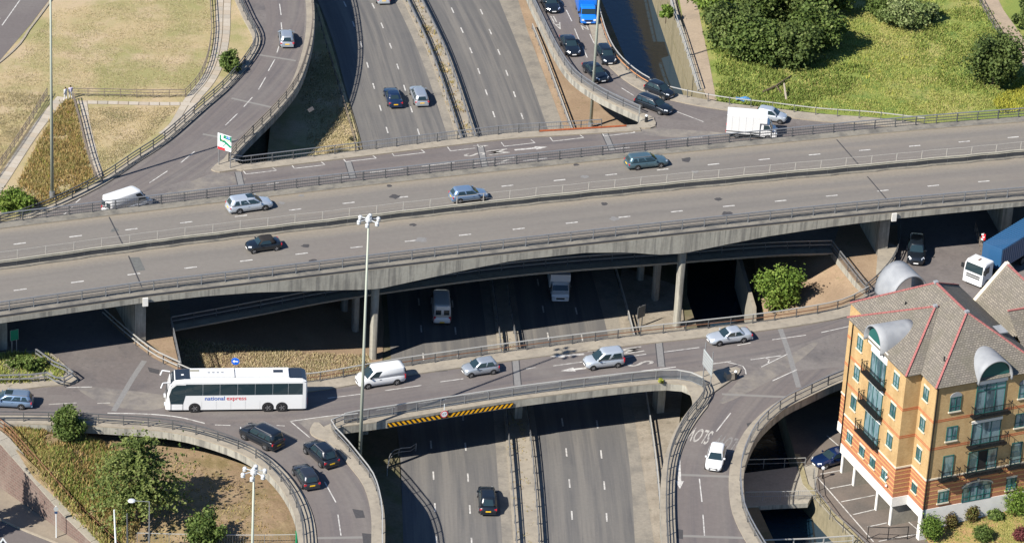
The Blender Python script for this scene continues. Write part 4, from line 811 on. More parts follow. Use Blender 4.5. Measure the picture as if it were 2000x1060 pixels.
# ---------------------------------------------------------------- coach
def coach():
    a, b = P(594, 803, ZR), P(328, 806, ZR); c = (a+b)/2; d = b-a; rz = math.atan2(d.y, d.x); L = 14.1; W = 2.55; H = 3.75; n = V((-math.sin(rz), math.cos(rz), 0)); c = c-n*(W/2)
    root = empty('coach', (c.x, c.y, ZR), rz, 'long white three axle coach with black roof ends turning on the lower bridge', 'coach'); f = L/2; mW = pWhite
    mPod = mat('pod_white', (.6, .61, .61), .6); mDk = mat('coach_black', (.02, .026, .035), .25, 0, .5, coat=.5)
    def ring(x, s, zt, zb=.32, rnd=.28):
        w_ = W/2*s; return [(x, -w_, zb), (x, -w_, 1.2), (x, -w_*.995, zt-rnd), (x, -w_+rnd*.45, zt-rnd*.25), (x, -w_+rnd*1.2, zt), (x, w_-rnd*1.2, zt), (x, w_-rnd*.45, zt-rnd*.25), (x, w_*.995, zt-rnd), (x, w_, 1.2), (x, w_, zb)]
    st = [ring(-f, .9, H-.5), ring(-f+.12, .97, H-.22), ring(-f+.5, 1, H-.03), ring(-f+1.2, 1, H), ring(f-1.9, 1, H), ring(f-.95, .99, H-.1), ring(f-.45, .97, H-.55), ring(f-.18, .93, 2.2), ring(f-.05, .88, 1.2), ring(f, .8, .7)]
    o = lofted(st, 0).build('body', mW, root, False); fixnormals(o.data)
    bv = o.modifiers.new('soft', 'BEVEL'); bv.width = .04; bv.segments = 2
    for x0, x1, nm in ((f-2.5, f-.5, 'front_roof_panel'), (-f+.12, -f+1.75, 'rear_roof_panel')):
        m = MB(); N = 8
        for i in range(N+1):
            x = x0+(x1-x0)*i/N; zt = float(np.interp(x, [-f, -f+.12, -f+.5, -f+1.2, f-1.9, f-.95, f-.45], [H-.5, H-.22, H-.03, H, H, H-.1, H-.55]))+.02; m.v += [(x, -W/2+.04, zt-.26), (x, -W/2+.3, zt), (x, W/2-.3, zt), (x, W/2-.04, zt-.26)]
        for i in range(N):
            for k in range(3): m.f.append([4*i+k, 4*i+k+1, 4*i+5+k, 4*i+4+k]); m.m.append(0)
        o = m.build(nm, mDk, root); fixnormals(o.data)
    for x0, x1, nm in ((-f+1.85, .1, 'roof_pod'), (.2, f-2.45, 'roof_pod')): MB().box(((x0+x1)/2, .1, H+.09), (x1-x0, 1.7, .2)).build(nm, mPod, root)
    MB().box((-f+2.9, 0, H+.2), (.95, .5, .05)).build('roof_vent', mDk, root); MB().box((f-2.9, -.25, H+.2), (.9, .4, .05)).build('roof_hatch', mat('hatch_grey', (.3, .29, .24), .6), root)
    for k in range(4): MB().box((f-4.3-.45*k, .15, H+.2), (.22, .16, .05)).build('roof_fan', mSteel, root)
    MB().box((f-1.7, .2, H+.0), (.25, .2, .06)).build('roof_marker', mPlateW, root)
    for s in (1, -1):
        xs = [-f+.45, -f+1.9, -f+3.45, -f+5.2, -f+6.95, -f+8.7, -f+10.4, f-2.0]
        for i in range(len(xs)-1):
            y = s*(W/2+.012); q = [(xs[i]+.015, y, 1.98), (xs[i+1]-.015, y, 1.98), (xs[i+1]-.015, y*.995, 3.26), (xs[i]+.015, y*.995, 3.26)]; MB().add(q, [(0, 1, 2, 3) if s < 0 else (3, 2, 1, 0)]).build('side_window', mGlass, root)
        y = s*(W/2+.014); q = [(f-2.0, y, 2.02), (f-1.75, y, 1.0), (f-.5, y*.985, 1.0), (f-.35, y*.97, 1.9), (f-.62, y*.97, 2.75), (f-1.1, y*.985, 3.18), (f-2.0, y*.995, 3.18)]; MB().add(q, [tuple(range(7)) if s < 0 else tuple(range(7))[::-1]]).build('door_window' if s > 0 else 'driver_window', mGlass, root)
        MB().box((f-1.9, y*1.002, 1.62), (1.1, .03, .1)).build('side_grille', mTrim, root) if s < 0 else None
        for x in (f-1.72, f-.52): MB().box((x, y*1.0, .7), (.03, .02, .7)).build('door_seam', mTrim, root)
        m = MB(); m.tube((f-.5, s*1.1, H-.35), (f+.25, s*1.25, H-.3), .07, .06); m.tube((f+.25, s*1.25, H-.3), (f+.45, s*1.3, H-.85), .07, .09); m.build('mirror_arm', mW, root)
        MB().box((f+.02, s*.85, .8), (.2, .4, .22)).build('headlight', mHead, root); MB().box((-f+.0, s*1.0, 1.1), (.08, .2, .7)).build('tail_light', mTail, root)
        for x in np.arange(-f+4.7, f-3.4, 1.45): MB().box((x, s*(W/2+.004), .85), (.012, .01, .9)).build('locker_seam', mSteel, root)
    MB().add([(f-.1, -1.05, 1.35), (f-.1, 1.05, 1.35), (f-.22, 1.08, 2.15), (f-.5, 1.08, 3.0), (f-.5, -1.08, 3.0), (f-.22, -1.08, 2.15)], [(0, 1, 2, 5), (5, 2, 3, 4)]).build('windscreen', mGlass, root).location = (.05, 0, .05)
    wheels(root, L, W, 0, .5, 0, mRim, .3, axles=(f-2.9, -f+3.9, -f+2.5))
    for x in (f-2.9, -f+3.9, -f+2.5):
        for s in (-1, 1): MB().tube((x, s*(W/2-.3), .52), (x, s*(W/2+.014), .52), .6, n=20).build('wheel_arch', mTrim, root)
    mNB, mNR = mat('letter_blue', (.02, .09, .42), .5), mat('letter_red', (.6, .03, .05), .5)
    for s in (-1, 1):
        for word, x, m in (('national', 1.05, mNB), ('express', -1.1, mNR)):
            me = text_mesh(word, .64, .004); me.materials.append(m); t = bpy.data.objects.new('lettering', me); COL.objects.link(t); t.parent = root
            xx = (x if s < 0 else x)+1.1; t.location = (xx if s > 0 else xx, s*(W/2+.02), 1.62); t.rotation_euler = (math.pi/2, 0, math.pi if s > 0 else 0)
            if s < 0: t.location.x = (-x)+1.1
    return root
coach()
# ---------------------------------------------------------------- brick apartment building
def brickmat(name, c1, c2, mortar, bw=.225, bh=.075, bump=.3, stain=None):
    m = mat(name, c1, .85, noise=(3, .12)); t = m.node_tree; b = t.nodes['Principled BSDF']
    uvn = t.nodes.new('ShaderNodeUVMap'); br = _n(t, 'ShaderNodeTexBrick', i_Scale=1.0); br.inputs['Brick Width'].default_value = bw; br.inputs['Row Height'].default_value = bh
    br.inputs['Mortar Size'].default_value = bh*.13; br.inputs['Color1'].default_value = (*c1, 1); br.inputs['Color2'].default_value = (*c2, 1); br.inputs['Mortar'].default_value = (*mortar, 1)
    t.links.new(uvn.outputs[0], br.inputs['Vector']); l = b.inputs['Base Color'].links[0]; mx = l.from_node
    src = br.outputs['Color']
    if stain:
        g_ = t.nodes.new('ShaderNodeNewGeometry'); mp = t.nodes.new('ShaderNodeMapping'); mp.inputs['Scale'].default_value = stain[2]; t.links.new(g_.outputs['Position'], mp.inputs[0])
        nz = _n(t, 'ShaderNodeTexNoise', i_Scale=stain[0], i_Detail=5.0); t.links.new(mp.outputs[0], nz.inputs['Vector']); mr = _n(t, 'ShaderNodeMapRange', clamp=True); mr.inputs[1].default_value = .45; mr.inputs[2].default_value = .68; mr.inputs[4].default_value = stain[3]; t.links.new(nz.outputs[0], mr.inputs[0])
        m2 = t.nodes.new('ShaderNodeMix'); m2.data_type = 'RGBA'; t.links.new(mr.outputs[0], m2.inputs[0]); t.links.new(src, m2.inputs[6]); m2.inputs[7].default_value = (*stain[1], 1); src = m2.outputs[2]
    t.links.new(src, mx.inputs[6]); bp = _n(t, 'ShaderNodeBump', i_Strength=bump, i_Distance=.02); t.links.new(br.outputs['Fac'], bp.inputs['Height']); bp.invert = True; t.links.new(bp.outputs[0], b.inputs['Normal'])
    return m
mYel = brickmat('yellow_brick', (.42, .265, .108), (.50, .33, .145), (.46, .35, .2), stain=(.8, (.33, .20, .085), (1, 1, .35), .6)); mRed = brickmat('red_brick', (.38, .125, .06), (.44, .165, .08), (.40, .22, .13))
mRoof = brickmat('roof_tiles', (.24, .212, .172), (.165, .148, .125), (.11, .098, .083), .33, .24, .8, stain=(.7, (.13, .12, .09), (1, 1, 1), .55)); mRidge = mat('red_ridge_tile', (.34, .125, .115), .9, noise=(4, .2))
mStone = mat('pale_stone', (.62, .55, .43), .8, noise=(3, .1)); mRedBand = mat('red_brick_band', (.42, .13, .055), .85, noise=(6, .15)); mYelBand = mat('yellow_brick_band', (.56, .36, .13), .85, noise=(6, .1))
mWhiteR = mat('white_render', (.70, .68, .63), .8, noise=(1, .1)); mTeal = mat('teal_frame', (.02, .105, .095), .45); mLead = mat('pale_lead_sheet', (.29, .30, .31), .65, .1, layers=[(1.5, .45, .65, (.22, .23, .245), .7, None)], noise=(3, .12)); mIron = mat('black_iron', (.012, .013, .014), .5)
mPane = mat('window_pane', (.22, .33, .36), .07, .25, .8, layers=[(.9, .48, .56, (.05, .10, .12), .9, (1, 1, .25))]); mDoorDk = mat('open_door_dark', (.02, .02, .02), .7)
BA = math.radians(24.5); bld = empty('apartment_block', (41.7, -50.9, 0), BA, 'yellow and red brick apartment block with tiled roof and barrel dormers', 'building')
def uvproject(me, flip=False):
    """UV in metres: along the horizontal, and up the slope"""
    lay = me.uv_layers.new(name='UVMap')
    for p in me.polygons:
        n = p.normal; h = V((-n.y, n.x, 0))
        if h.length < 1e-3: h = V((1, 0, 0))
        h.normalize(); up = n.cross(h)
        for li in p.loop_indices:
            c = me.vertices[me.loops[li].vertex_index].co; lay.data[li].uv = (c.dot(h), c.dot(up))
foot = [(0, 0), (11.7, 0), (11.7, 18), (0, 18), (0, 14.1), (-1.75, 14.1), (-1.75, 3.0), (0, 3.0)]
def grow(pts, d):
    out = []; n = len(pts)
    for i in range(n):
        a, b, c = V(pts[i-1]), V(pts[i]), V(pts[(i+1) % n]); e1_, e2_ = (b-a).normalized(), (c-b).normalized(); n1, n2 = V((e1_.y, -e1_.x)), V((e2_.y, -e2_.x)); out.append(tuple(b+(n1+n2)*d))
    return out
def storey(name, z0, z1, m, d=0.0, parent=bld, pts=foot):
    o = prism(name, [V((x, y, z1)) for x, y in grow(pts, d)], [], z1-z0, [m, m], parent); uvproject(o.data); return o
storey('red_brick_storey', 3.5, 6.9, mRed); storey('yellow_brick_storeys', 6.9, 17.55, mYel)
storey('white_floor_band', 2.45, 3.5, mWhiteR, .05); storey('stone_course', 6.86, 7.04, mStone, .06)
for z in (10.30, 10.48, 13.42, 13.60): storey('red_brick_band', z, z+.1, mRedBand, .015)
for z in (4.0, 4.5, 5.0, 5.5, 6.0, 6.45): storey('yellow_brick_band', z, z+.09, mYelBand, .012)
storey('gutter', 17.42, 17.56, mTrim, .12)
front = prism('white_plinth', [V((-.05, -.05, 2.45)), V((11.75, -.05, 2.45)), V((11.75, .5, 2.45)), V((-.05, .5, 2.45))], [], 2.5, [mWhiteR, mWhiteR], bld)
MB().box((6, 12, 1.2), (10.5, 11, 2.4)).build('undercroft_wall', mConc, bld)
for y in (13.9, 11.3, 6.4, 3.45):
    MB().box((1.2, y, 1.22), (5.2, .3, 2.45)).build('undercroft_fin', mConc, bld); MB().box((-1.45, y, 1.22), (.12, .34, 2.44)).build('fin_edge', mWhiteR, bld)
# windows on a facade: origin o, along a, outward n (all in the block's own frame)
FAC = dict(F=(V((0, 0, 0)), V((1, 0, 0)), V((0, -1, 0))), L=(V((-1.75, 0, 0)), V((0, 1, 0)), V((-1, 0, 0))), S=(V((0, 0, 0)), V((0, 1, 0)), V((-1, 0, 0))))
def fbox(mb, f, s0, s1, z0, z1, d0, d1):
    o, a, n = FAC[f]; c = o+a*((s0+s1)/2)+n*((d0+d1)/2)+V((0, 0, (z0+z1)/2)); sx = abs(a.x)*(s1-s0)+abs(n.x)*(d1-d0); sy = abs(a.y)*(s1-s0)+abs(n.y)*(d1-d0); return mb.box(c, (sx, sy, z1-z0))
def window(f, s0, s1, z0, z1, lights=2, arch=False, lintel=True, sill=True, door=False):
    fr = MB(); w_ = .055
    for a, b in ((s0, s0+w_), (s1-w_, s1)): fbox(fr, f, a, b, z0, z1, .0, .09)
    for a, b in ((z0, z0+w_), (z1-w_, z1)): fbox(fr, f, s0+w_, s1-w_, a, b, .0, .085)
    for k in range(1, lights): x = s0+(s1-s0)*k/lights; fbox(fr, f, x-.035, x+.035, z0+w_, z1-w_, .0, .08)
    if not door and z1-z0 < 2: fbox(fr, f, s0+w_, s1-w_, z0+(z1-z0)*.32, z0+(z1-z0)*.32+.05, 0, .075)
    wd = fr.build('window', mTeal, bld)
    for k in range(lights):
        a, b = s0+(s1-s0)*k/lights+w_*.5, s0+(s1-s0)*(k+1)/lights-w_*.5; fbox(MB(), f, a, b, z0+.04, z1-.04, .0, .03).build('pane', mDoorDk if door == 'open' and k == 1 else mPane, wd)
    if sill: fbox(MB(), f, s0-.1, s1+.1, z0-.14, z0, 0, .14).build('sill', mStone, wd)
    if lintel == 'arch':
        o, a, n = FAC[f]; m = MB(); N = 10; c = (s0+s1)/2; R = (s1-s0)/2+.06; pts = []
        for k in range(N+1): t = math.pi*k/N; pts.append((c-R*math.cos(t), z1+R*.75*math.sin(t)))
        for d in (.0, .07):
            for s, z in pts: m.v.append(tuple(o+a*s+n*d+V((0, 0, z))))
        K = N+1; m.f += [list(range(K)), list(range(2*K-1, K-1, -1))]+[[k, k+1, K+k+1, K+k] for k in range(N)]; m.m += [0]*len(m.f)
        ob = m.build('arch_head', mLead, wd); fixnormals(ob.data)
    elif lintel: fbox(MB(), f, s0-.08, s1+.08, z1, z1+.22, 0, .05).build('lintel', mStone, wd)
    return wd
def balcony(f, s0, s1, z, dep=.75, hgt=1.05):
    m = MB(); fbox(m, f, s0, s1, z-.14, z, .0, dep); o = m.build('balcony', mIron, bld); r = MB()
    fbox(r, f, s0, s1, z+hgt-.05, z+hgt, dep-.05, dep)
    for s in (s0, s1-.05): fbox(r, f, s, s+.05, z+hgt-.05, z+hgt, .02, dep-.05)
    for k in range(int((s1-s0)/.16)+1): s = s0+(s1-s0-.03)*k/int((s1-s0)/.16); fbox(r, f, s, s+.03, z, z+hgt-.05, dep-.04, dep-.01)
    for s in (s0, s1-.06):
        fbox(r, f, s, s+.06, z, z+hgt+.15, dep-.06, dep)
        for d in (.2, .4): fbox(r, f, s, s+.03, z, z+hgt-.05, d, d+.03)
    r.build('balustrade', mIron, o)
    oo, a, n = FAC[f]
    for s in (s0, s1-.03):
        p = oo+a*(s+.015); MB().ball(p+n*(dep-.03)+V((0, 0, z+hgt+.22)), .09, 6, 4).build('finial', mIron, o); MB().bar(p+n*.02+V((0, 0, z-.75)), p+n*(dep-.1)+V((0, 0, z-.14)), .05).build('bracket', mIron, o)
for v0 in (11.85, 4.2):
    for z0, ar in ((15.25, True), (11.85, 0), (8.42, 0)): window('L', v0, v0+1.05, z0, z0+1.4, 2, lintel=True)
for v0 in (11.9, 9.22, 6.95, 4.45): window('L', v0, v0+1.05, 4.5, 5.5, 2)
for z0 in (15.05, 11.65, 8.2): window('S', 1.35, 2.3, z0, z0+1.35, 2)
window('S', 1.45, 2.4, 4.5, 5.4, 2)
for z0, z1 in ((13.95, 16.5), (10.6, 13.1), (7.2, 9.75)):
    window('L', 6.9, 9.85, z0, z1, 3, sill=False, lintel=False, door=True); fbox(MB(), 'L', 6.75, 10.0, z1, z1+.35, 0, .1).build('white_fascia', mWhiteR, bld); balcony('L', 6.5, 10.5, z0+.05)
fbox(MB(), 'L', 6.75, 10.0, 16.85, 17.75, 0, .08).build('white_panel', mWhiteR, bld)
window('F', 1.65, 2.85, 14.45, 16.05, 2, lintel='arch'); window('F', 1.65, 2.85, 11.1, 12.7, 2, lintel=False); window('F', 1.65, 2.85, 6.92, 9.4, 1, sill=False, lintel=False, door=True); window('F', 1.6, 2.75, 4.0, 5.3, 2)
window('F', 9.35, 10.55, 14.55, 16.1, 2, lintel='arch'); window('F', 9.35, 10.55, 11.2, 12.75, 2, lintel=False); window('F', 9.35, 10.55, 6.92, 9.45, 1, sill=False, lintel=False, door=True); window('F', 9.3, 10.4, 4.0, 5.35, 2)
for z0, z1, dr in ((13.6, 16.2, True), (10.1, 12.55, True), (6.92, 9.3, 'open')):
    window('F', 4.5, 7.75, z0, z1, 3, sill=False, lintel=False, door=dr); balcony('F', 4.1, 8.3, z0-.02)
    if z0 < 13 and z0 > 7: fbox(MB(), 'F', 4.4, 7.85, z1, z1+.3, 0, .1).build('white_fascia', mWhiteR, bld)
wdw = window('F', 4.5, 7.75, 16.2, 17.5, 3, sill=False, lintel=False); balcony('F', 1.25, 3.3, 6.9); balcony('F', 8.95, 10.95, 6.9)
aw = window('F', 4.35, 7.55, 3.55, 5.2, 4, sill=False, lintel=False)
MB().add([tuple(FAC['F'][0]+V((5.95-1.6*math.cos(math.pi*k/10), -.05, 5.2+.5*math.sin(math.pi*k/10)))) for k in range(11)], [tuple(range(11))]).build('arch_pane', mPane, bld)
# arched stone surround above it
m = MB()
for k in range(10):
    t0, t1 = math.pi*k/10, math.pi*(k+1)/10; m.bar((5.95-1.72*math.cos(t0), -.06, 5.2+.6*math.sin(t0)), (5.95-1.72*math.cos(t1), -.06, 5.2+.6*math.sin(t1)), .14, .12)
m.build('arch_surround', mStone, bld); MB().box((5.95, -.1, 5.9), (.22, .2, .32)).build('keystone', mStone, bld)
for s, f in ((14.05, 'L'), (.12, 'F')): fbox(MB(), f, s-.05, s+.05, 2.5, 17.4, .02, .12).build('drainpipe', mIron, bld)
MB().ball((-1.95, 4.2, 5.2), .14, 8, 5).build('wall_lamp', mWhiteR, bld); MB().ball((-1.95, 4.1, 4.3), .14, 8, 5).build('wall_lamp', mWhiteR, bld)
# roofs: hipped main block and a hipped wing, each plane its own part
EV = 17.56; RZ = 21.8; WZ = 21.0
def plane(pts, name='roof_slope', m=mRoof, parent=bld, thick=.12):
    p = [V(q) for q in pts]; n = (p[1]-p[0]).cross(p[2]-p[0]).normalized()
    if n.z < 0: p = p[::-1]; n = -n
    k = len(p); mb = MB(); mb.v = [tuple(q) for q in p]+[tuple(q-n*thick) for q in p]; mb.f = [list(range(k)), list(range(2*k-1, k-1, -1))]+[[i, k+i, k+(i+1) % k, (i+1) % k] for i in range(k)]; mb.m = [0]*len(mb.f)
    o = mb.build(name, m, parent); fixnormals(o.data); uvproject(o.data); return o
A0, B0, C0, D0 = (-.35, -.35, EV), (12.05, -.35, EV), (12.05, 17.6, EV), (-.35, 17.6, EV); r0, r1 = (5.85, 5.6, RZ), (5.85, 11.9, RZ)
plane([A0, B0, r0]); plane([B0, C0, r1, r0]); plane([C0, D0, r1]); plane([D0, A0, r0, r1])
wA, wB = (-2.05, 3.0-.35, EV), (-2.05, 14.1+.9, EV); wr0, wr1 = (4.2, 8.85, WZ), (4.6, 8.85, WZ)
kx = (WZ-EV)/(RZ-EV)*6.2-.35
plane([wA, wB, wr0]); plane([wA, (-.2, 2.65, EV+.02), (kx, 8.85, WZ), wr0]); plane([wB, (-.2, 15.0, EV+.02), (kx, 8.85, WZ), wr0])
def ridge(a, b):
    a, b = V(a), V(b); n = max(2, int((b-a).length/.45)); e = V((0, 0, .05))
    for i in range(n): MB().bar(a.lerp(b, i/n)+e, a.lerp(b, (i+.93)/n)+e, .2, .1).build('ridge_tile', mRidge, bld)
for a, b in ((A0, r0), (B0, r0), (D0, r1), (r0, r1), (C0, r1), (wA, wr0), (wB, wr0), (wr0, wr1)): ridge(a, b)
for p in (r0, r1, wr0): MB().box((p[0], p[1], p[2]+.1), (.4, .4, .22)).build('ridge_cap', mLead, bld)
for p in ((1.6, 1.9, 19.1), (2.8, 12.2, 19.5)): MB().tube(p, (p[0], p[1], p[2]+.5), .08).build('vent_pipe', mTrim, bld)
MB().box((9.6, 5.2, 19.45), (1.1, 1.5, .12)).build('roof_light', mLead, bld)
def barrel(c, ax, R, l0, l1, z0, hgt, mouth=True):
    """barrel dormer: c along the facade, ax outward axis, vault from l0 (mouth) back to l1"""
    N = 16; m = MB(); pts = [(-R*math.cos(math.pi*k/N), z0+hgt*math.sin(math.pi*k/N)) for k in range(N+1)]; pts = [(-R, z0-.35)]+pts+[(R, z0-.35)]
    def w(s, d, z): return (c+s, d, z) if ax == 'F' else ((d, c+s, z))
    K = len(pts)
    for d in np.linspace(l0, l1, 6):
        for s, z in pts: m.v.append(w(s, d, z))
    for i in range(5):
        for k in range(K-1): m.f.append([i*K+k, i*K+k+1, (i+1)*K+k+1, (i+1)*K+k]); m.m.append(0)
    o = m.build('barrel_dormer', mLead, bld, True); sm = o.modifiers.new('shell', 'SOLIDIFY'); sm.thickness = .14; sm.offset = 0
    if mouth:
        q = [(-R*.92*math.cos(math.pi*k/N), z0+hgt*.92*math.sin(math.pi*k/N)) for k in range(N+1)]; dm = l0+.45; MB().add([w(s, dm, z) for s, z in q], [tuple(range(N+1))]).build('dormer_tympanum', mTeal, o)
        MB().add([w(-R*.9, dm-.02, z0-.6), w(R*.9, dm-.02, z0-.6), w(R*.9, dm-.02, z0+.12), w(-R*.9, dm-.02, z0+.12)], [(0, 1, 2, 3)]).build('dormer_panel', mWhiteR, o)
        for d in np.linspace(l0+.6, l1, 4):
            for a, b in zip(pts, pts[1:]): pass
barrel(6.2, 'F', 1.85, -.55, 3.2, 17.55, 2.0); barrel(9.1, 'L', 1.72, -2.35, 2.0, 17.75, 1.9); barrel(4.9, 'F', 2.1, 18.3, 14.9, 18.2, 2.9, False)
# second block behind on the right
b2 = empty('apartment_block', (41.7, -50.9, 0), BA, 'second tiled gable roof of brick flats beside the lorry', 'building')
o = prism('brick_wall', [V((12.6, 6.5, 16.9)), V((24, 6.5, 16.9)), V((24, 14, 16.9)), V((12.6, 14, 16.9))], [], 16.7, [mYel, mYel], b2); uvproject(o.data)
plane([(12.0, 6.4, 17.1), (12.0, 14.2, 17.1), (15.4, 14.2, 21.1), (15.4, 6.4, 21.1)], parent=b2); plane([(15.4, 6.4, 21.1), (15.4, 14.2, 21.1), (19, 14.2, 17.1), (19, 6.4, 17.1)], parent=b2)
plane([(12.1, 4.0, 17.0), (24, 4.0, 17.0), (24, 8.0, 19.6), (12.1, 8.0, 19.6)], parent=b2)
for a, b in (((12.1, 8.0, 19.65), (15.2, 8.0, 19.65)), ((15.4, 6.4, 21.15), (15.4, 14.2, 21.15))):
    for i in range(9): MB().bar(V(a).lerp(V(b), i/9), V(a).lerp(V(b), (i+.93)/9), .2, .1).build('ridge_tile', mRidge, b2)
MB().bar((11.9, 14.3, 17.15), (15.4, 14.3, 21.25), .45, .3).build('verge', mStone, b2); MB().bar((12.0, 14.3, 17.12), (11.9, 10.2, 17.0), .4, .3).build('verge', mStone, b2); MB().bar((15.4, 14.3, 21.25), (19, 14.3, 17.15), .45, .3).build('verge', mStone, b2)
# car park, footbridge, garden
cp = [V((RBx(y)+.06, y, 0.0)) for y in (-24, -30, -36, -41.8, -44, -47, -50, -53, -58, -66)]+[V((80, -66, 0)), V((80, -20, 0))]
mPark = mat('car_park_surface', (.15, .125, .105), .9, layers=[(.3, .45, .65, (.10, .09, .08), .8, None)], noise=(4, .15)); park = prism('car_park', cp, [], .05, [mPark, mConc]); tag(park, kind='structure')
for a in (((1584, 917), (1706, 1057)), ((1602, 925), (1641, 918)), ((1621, 953), (1664, 945)), ((1643, 979), (1709, 966)), ((1666, 1004), (1709, 994)), ((1695, 1028), (1732, 1020)), ((1716, 1056), (1790, 1042)), ((1615, 850), (1640, 872)), ((1772, 1016), (1800, 1040))):
    p, q = P(*a[0], .012), P(*a[1], .012); dash((p+q)/2, q-p, (q-p).length, .13, .012, mPaint, park, 'bay_line')
fb_ = prism('footbridge', PP([(1440, 925), (1520, 915), (1575, 908), (1600, 900), (1598, 920), (1592, 955), (1578, 982), (1520, 985), (1440, 990)], .06), [], .5, [mConc, mConcStain]); tag(fb_, 'low concrete footbridge over the river in the shade of the right loop ramp', 'footbridge')
railing('footbridge_railing', 'pale thin railing on the far side of the low concrete footbridge', PP([(1450, 915), (1520, 913), (1572, 911)], .06), 1.1, [(1.08, .05, .05, S3), (.55, .04, .04, S1)], 2.0, (.05, .05), mp=S1)
railing('footbridge_railing', 'mesh railing on the near side of the low concrete footbridge', PP([(1455, 978), (1520, 977), (1592, 975)], .06), 1.1, [(1.08, .05, .05, S3), (.55, .04, .04, S1)], 2.0, (.05, .05), mp=S1, infill=(.05, 1.05, .2, .02, S1))
railing('car_park_fence', 'thin fence on the river wall beside the marked parking bays', PP([(1588, 935), (1592, 975), (1625, 1020), (1672, 1062), (1700, 1090)], 0), 1.3, [(1.28, .05, .05, S1), (.65, .04, .04, S2)], 2.6, (.06, .06), mp=S2, cat='fence')
railing('car_park_fence', 'dark braced fence at the bottom end of the car park', PP([(1694, 1052), (1735, 1054), (1772, 1052)], 0), 1.5, [(1.45, .06, .06, mIron), (.2, .05, .05, mIron)], 1.9, (.07, .07), mp=mIron, cat='fence')
railing('river_railing', 'bright rail crossing the river at the bottom edge', PP([(1490, 1072), (1580, 1069), (1665, 1063)], 0), 1.1, [(1.08, .1, .1, S3), (.5, .06, .06, S3)], 3.2, (.1, .1), mp=S3)
ribbon('river_wall_coping', [V((RBx(y)-.02, y, 0.0)) for y in (-36, -41.8, -44, -47, -50, -53, -58)], .55, .18, [mat('mossy_coping', (.25, .22, .13), .9, noise=(3, .3)), mConc], park)
A3 = V((41.7, -50.9, 0)); ub, vb = V((math.cos(BA), math.sin(BA), 0)), V((-math.sin(BA), math.cos(BA), 0))
gp = [A3+ub*u_+vb*v_+V((0, 0, z)) for u_, v_, z in ((.3, -.06, .9), (6, -.06, 1.35), (12, -.06, 1.6), (18, -.06, 1.7), (18, -14, .4), (8, -14, .2), (0.5, -12, .05), (-.2, -5, .15), (4, -4, .9), (9, -5, 1.1))]
garden = tin('garden', gp, mat('garden_lawn', (.26, .22, .07), .95, layers=[(.5, .45, .65, (.36, .2, .11), .9, None), (1.2, .5, .7, (.14, .17, .04), .7, None)], noise=(8, .25), bump=.8, bscale=6), 3, .06, .8)
# ---------------------------------------------------------------- terrain patches
tin('soil_bank', PP([(328, 640, 3.2), (341, 690, 2.8), (352, 735, 3.0), (400, 760, 2.2), (500, 690, 1.6), (500, 775, 1.4), (600, 690, .8), (620, 772, .7), (720, 680, .15), (745, 745, .05), (750, 640, 0), (742, 540, 0), (690, 560, .3), (560, 590, 1.2), (440, 600, 2.2), (300, 660, 3.2), (360, 600, 2.8)], 0), mSoil, 3, .12, .5)
tin('soil_bank', PP([(1474, 560, .1), (1476, 640, .3), (1500, 625, 1.4), (1520, 640, 1.6), (1570, 545, 2.6), (1580, 640, 3.4), (1640, 540, 4.4), (1640, 612, 4.6), (1700, 580, 5.5), (1625, 492, 5.3), (1560, 480, 3), (1500, 500, 1.0), (1474, 505, .2)], 0), mSoil, 3, .12, .5)
tin('soil_strip', PP([(1000, -40, .1), (1030, 60, .05), (1066, 150, .05), (1106, 262, .05), (1200, 300, .1), (1240, 260, .2), (1170, 230, .2), (1100, 170, .2), (1060, 100, .2), (1035, 20, .2), (1010, -40, .2)], 0), mSoil, 2, .05, .5)
mSlabby = mat('old_slabs', (.27, .235, .185), .9, layers=[(.4, .45, .65, (.2, .17, .13), .8, None), (1.5, .56, .72, (.13, .12, .09), .6, None)], noise=(4, .2))
tin('soil_strip', PP([(1204, 590, .03), (1222, 640, .03), (1250, 780, .05), (1340, 690, .1), (1336, 630, .1), (1330, 560, .1), (1215, 520, .05), (1300, 850, .1), (1290, 1000, .1), (1270, 960, .05), (1284, 1100, .05), (1300, 1100, .1)], 0), mSlabby, 2, .05, .5)
tin('grass_bank', PP([(560, 60, .3), (590, 120, .3), (600, 300, .3), (520, 320, .5), (640, 330, .1), (700, 330, .05), (700, 270, .05), (672, 172, .05), (648, 90, .05), (622, 10, .05), (560, -40, .3)], 0), mField, 2, .08, .5)
tin('shaded_verge', PP([(700, 840, .1), (774, 840, .05), (780, 900, .05), (786, 1000, .05), (789, 1110, .05), (700, 1110, .2), (690, 960, .2)], 0), mGround, 2, .06, .5)  # ramp's shadow is put into the darker ground colour here
for q in ([(1625, 488), (1668, 546), (1692, 572), (1712, 551), (1740, 515), (1753, 480), (1753, 440), (1640, 440)], [(334, 642), (341, 675), (353, 725), (300, 699), (250, 661), (213, 628), (213, 570), (330, 570)]): tag(sheet('verge', q, ZR+.012, mSoil, None), kind='structure')
prism('pier_plinth', PP([(1715, 486), (1736, 474), (1752, 480), (1748, 508), (1733, 530), (1712, 524)], ZR+.75), [], .74, [mFoot, mConc], fly)
ribbon('bank_retaining_wall', PP([(1470, 640), (1470, 600), (1452, 540), (1440, 500)], 2.0), -.4, .05, [mFoot, mConc], tag(empty('retaining_wall', (0, 0, 0)), 'pale concrete retaining wall on the right bank of the river under the flyover', 'wall'), down=4.0)
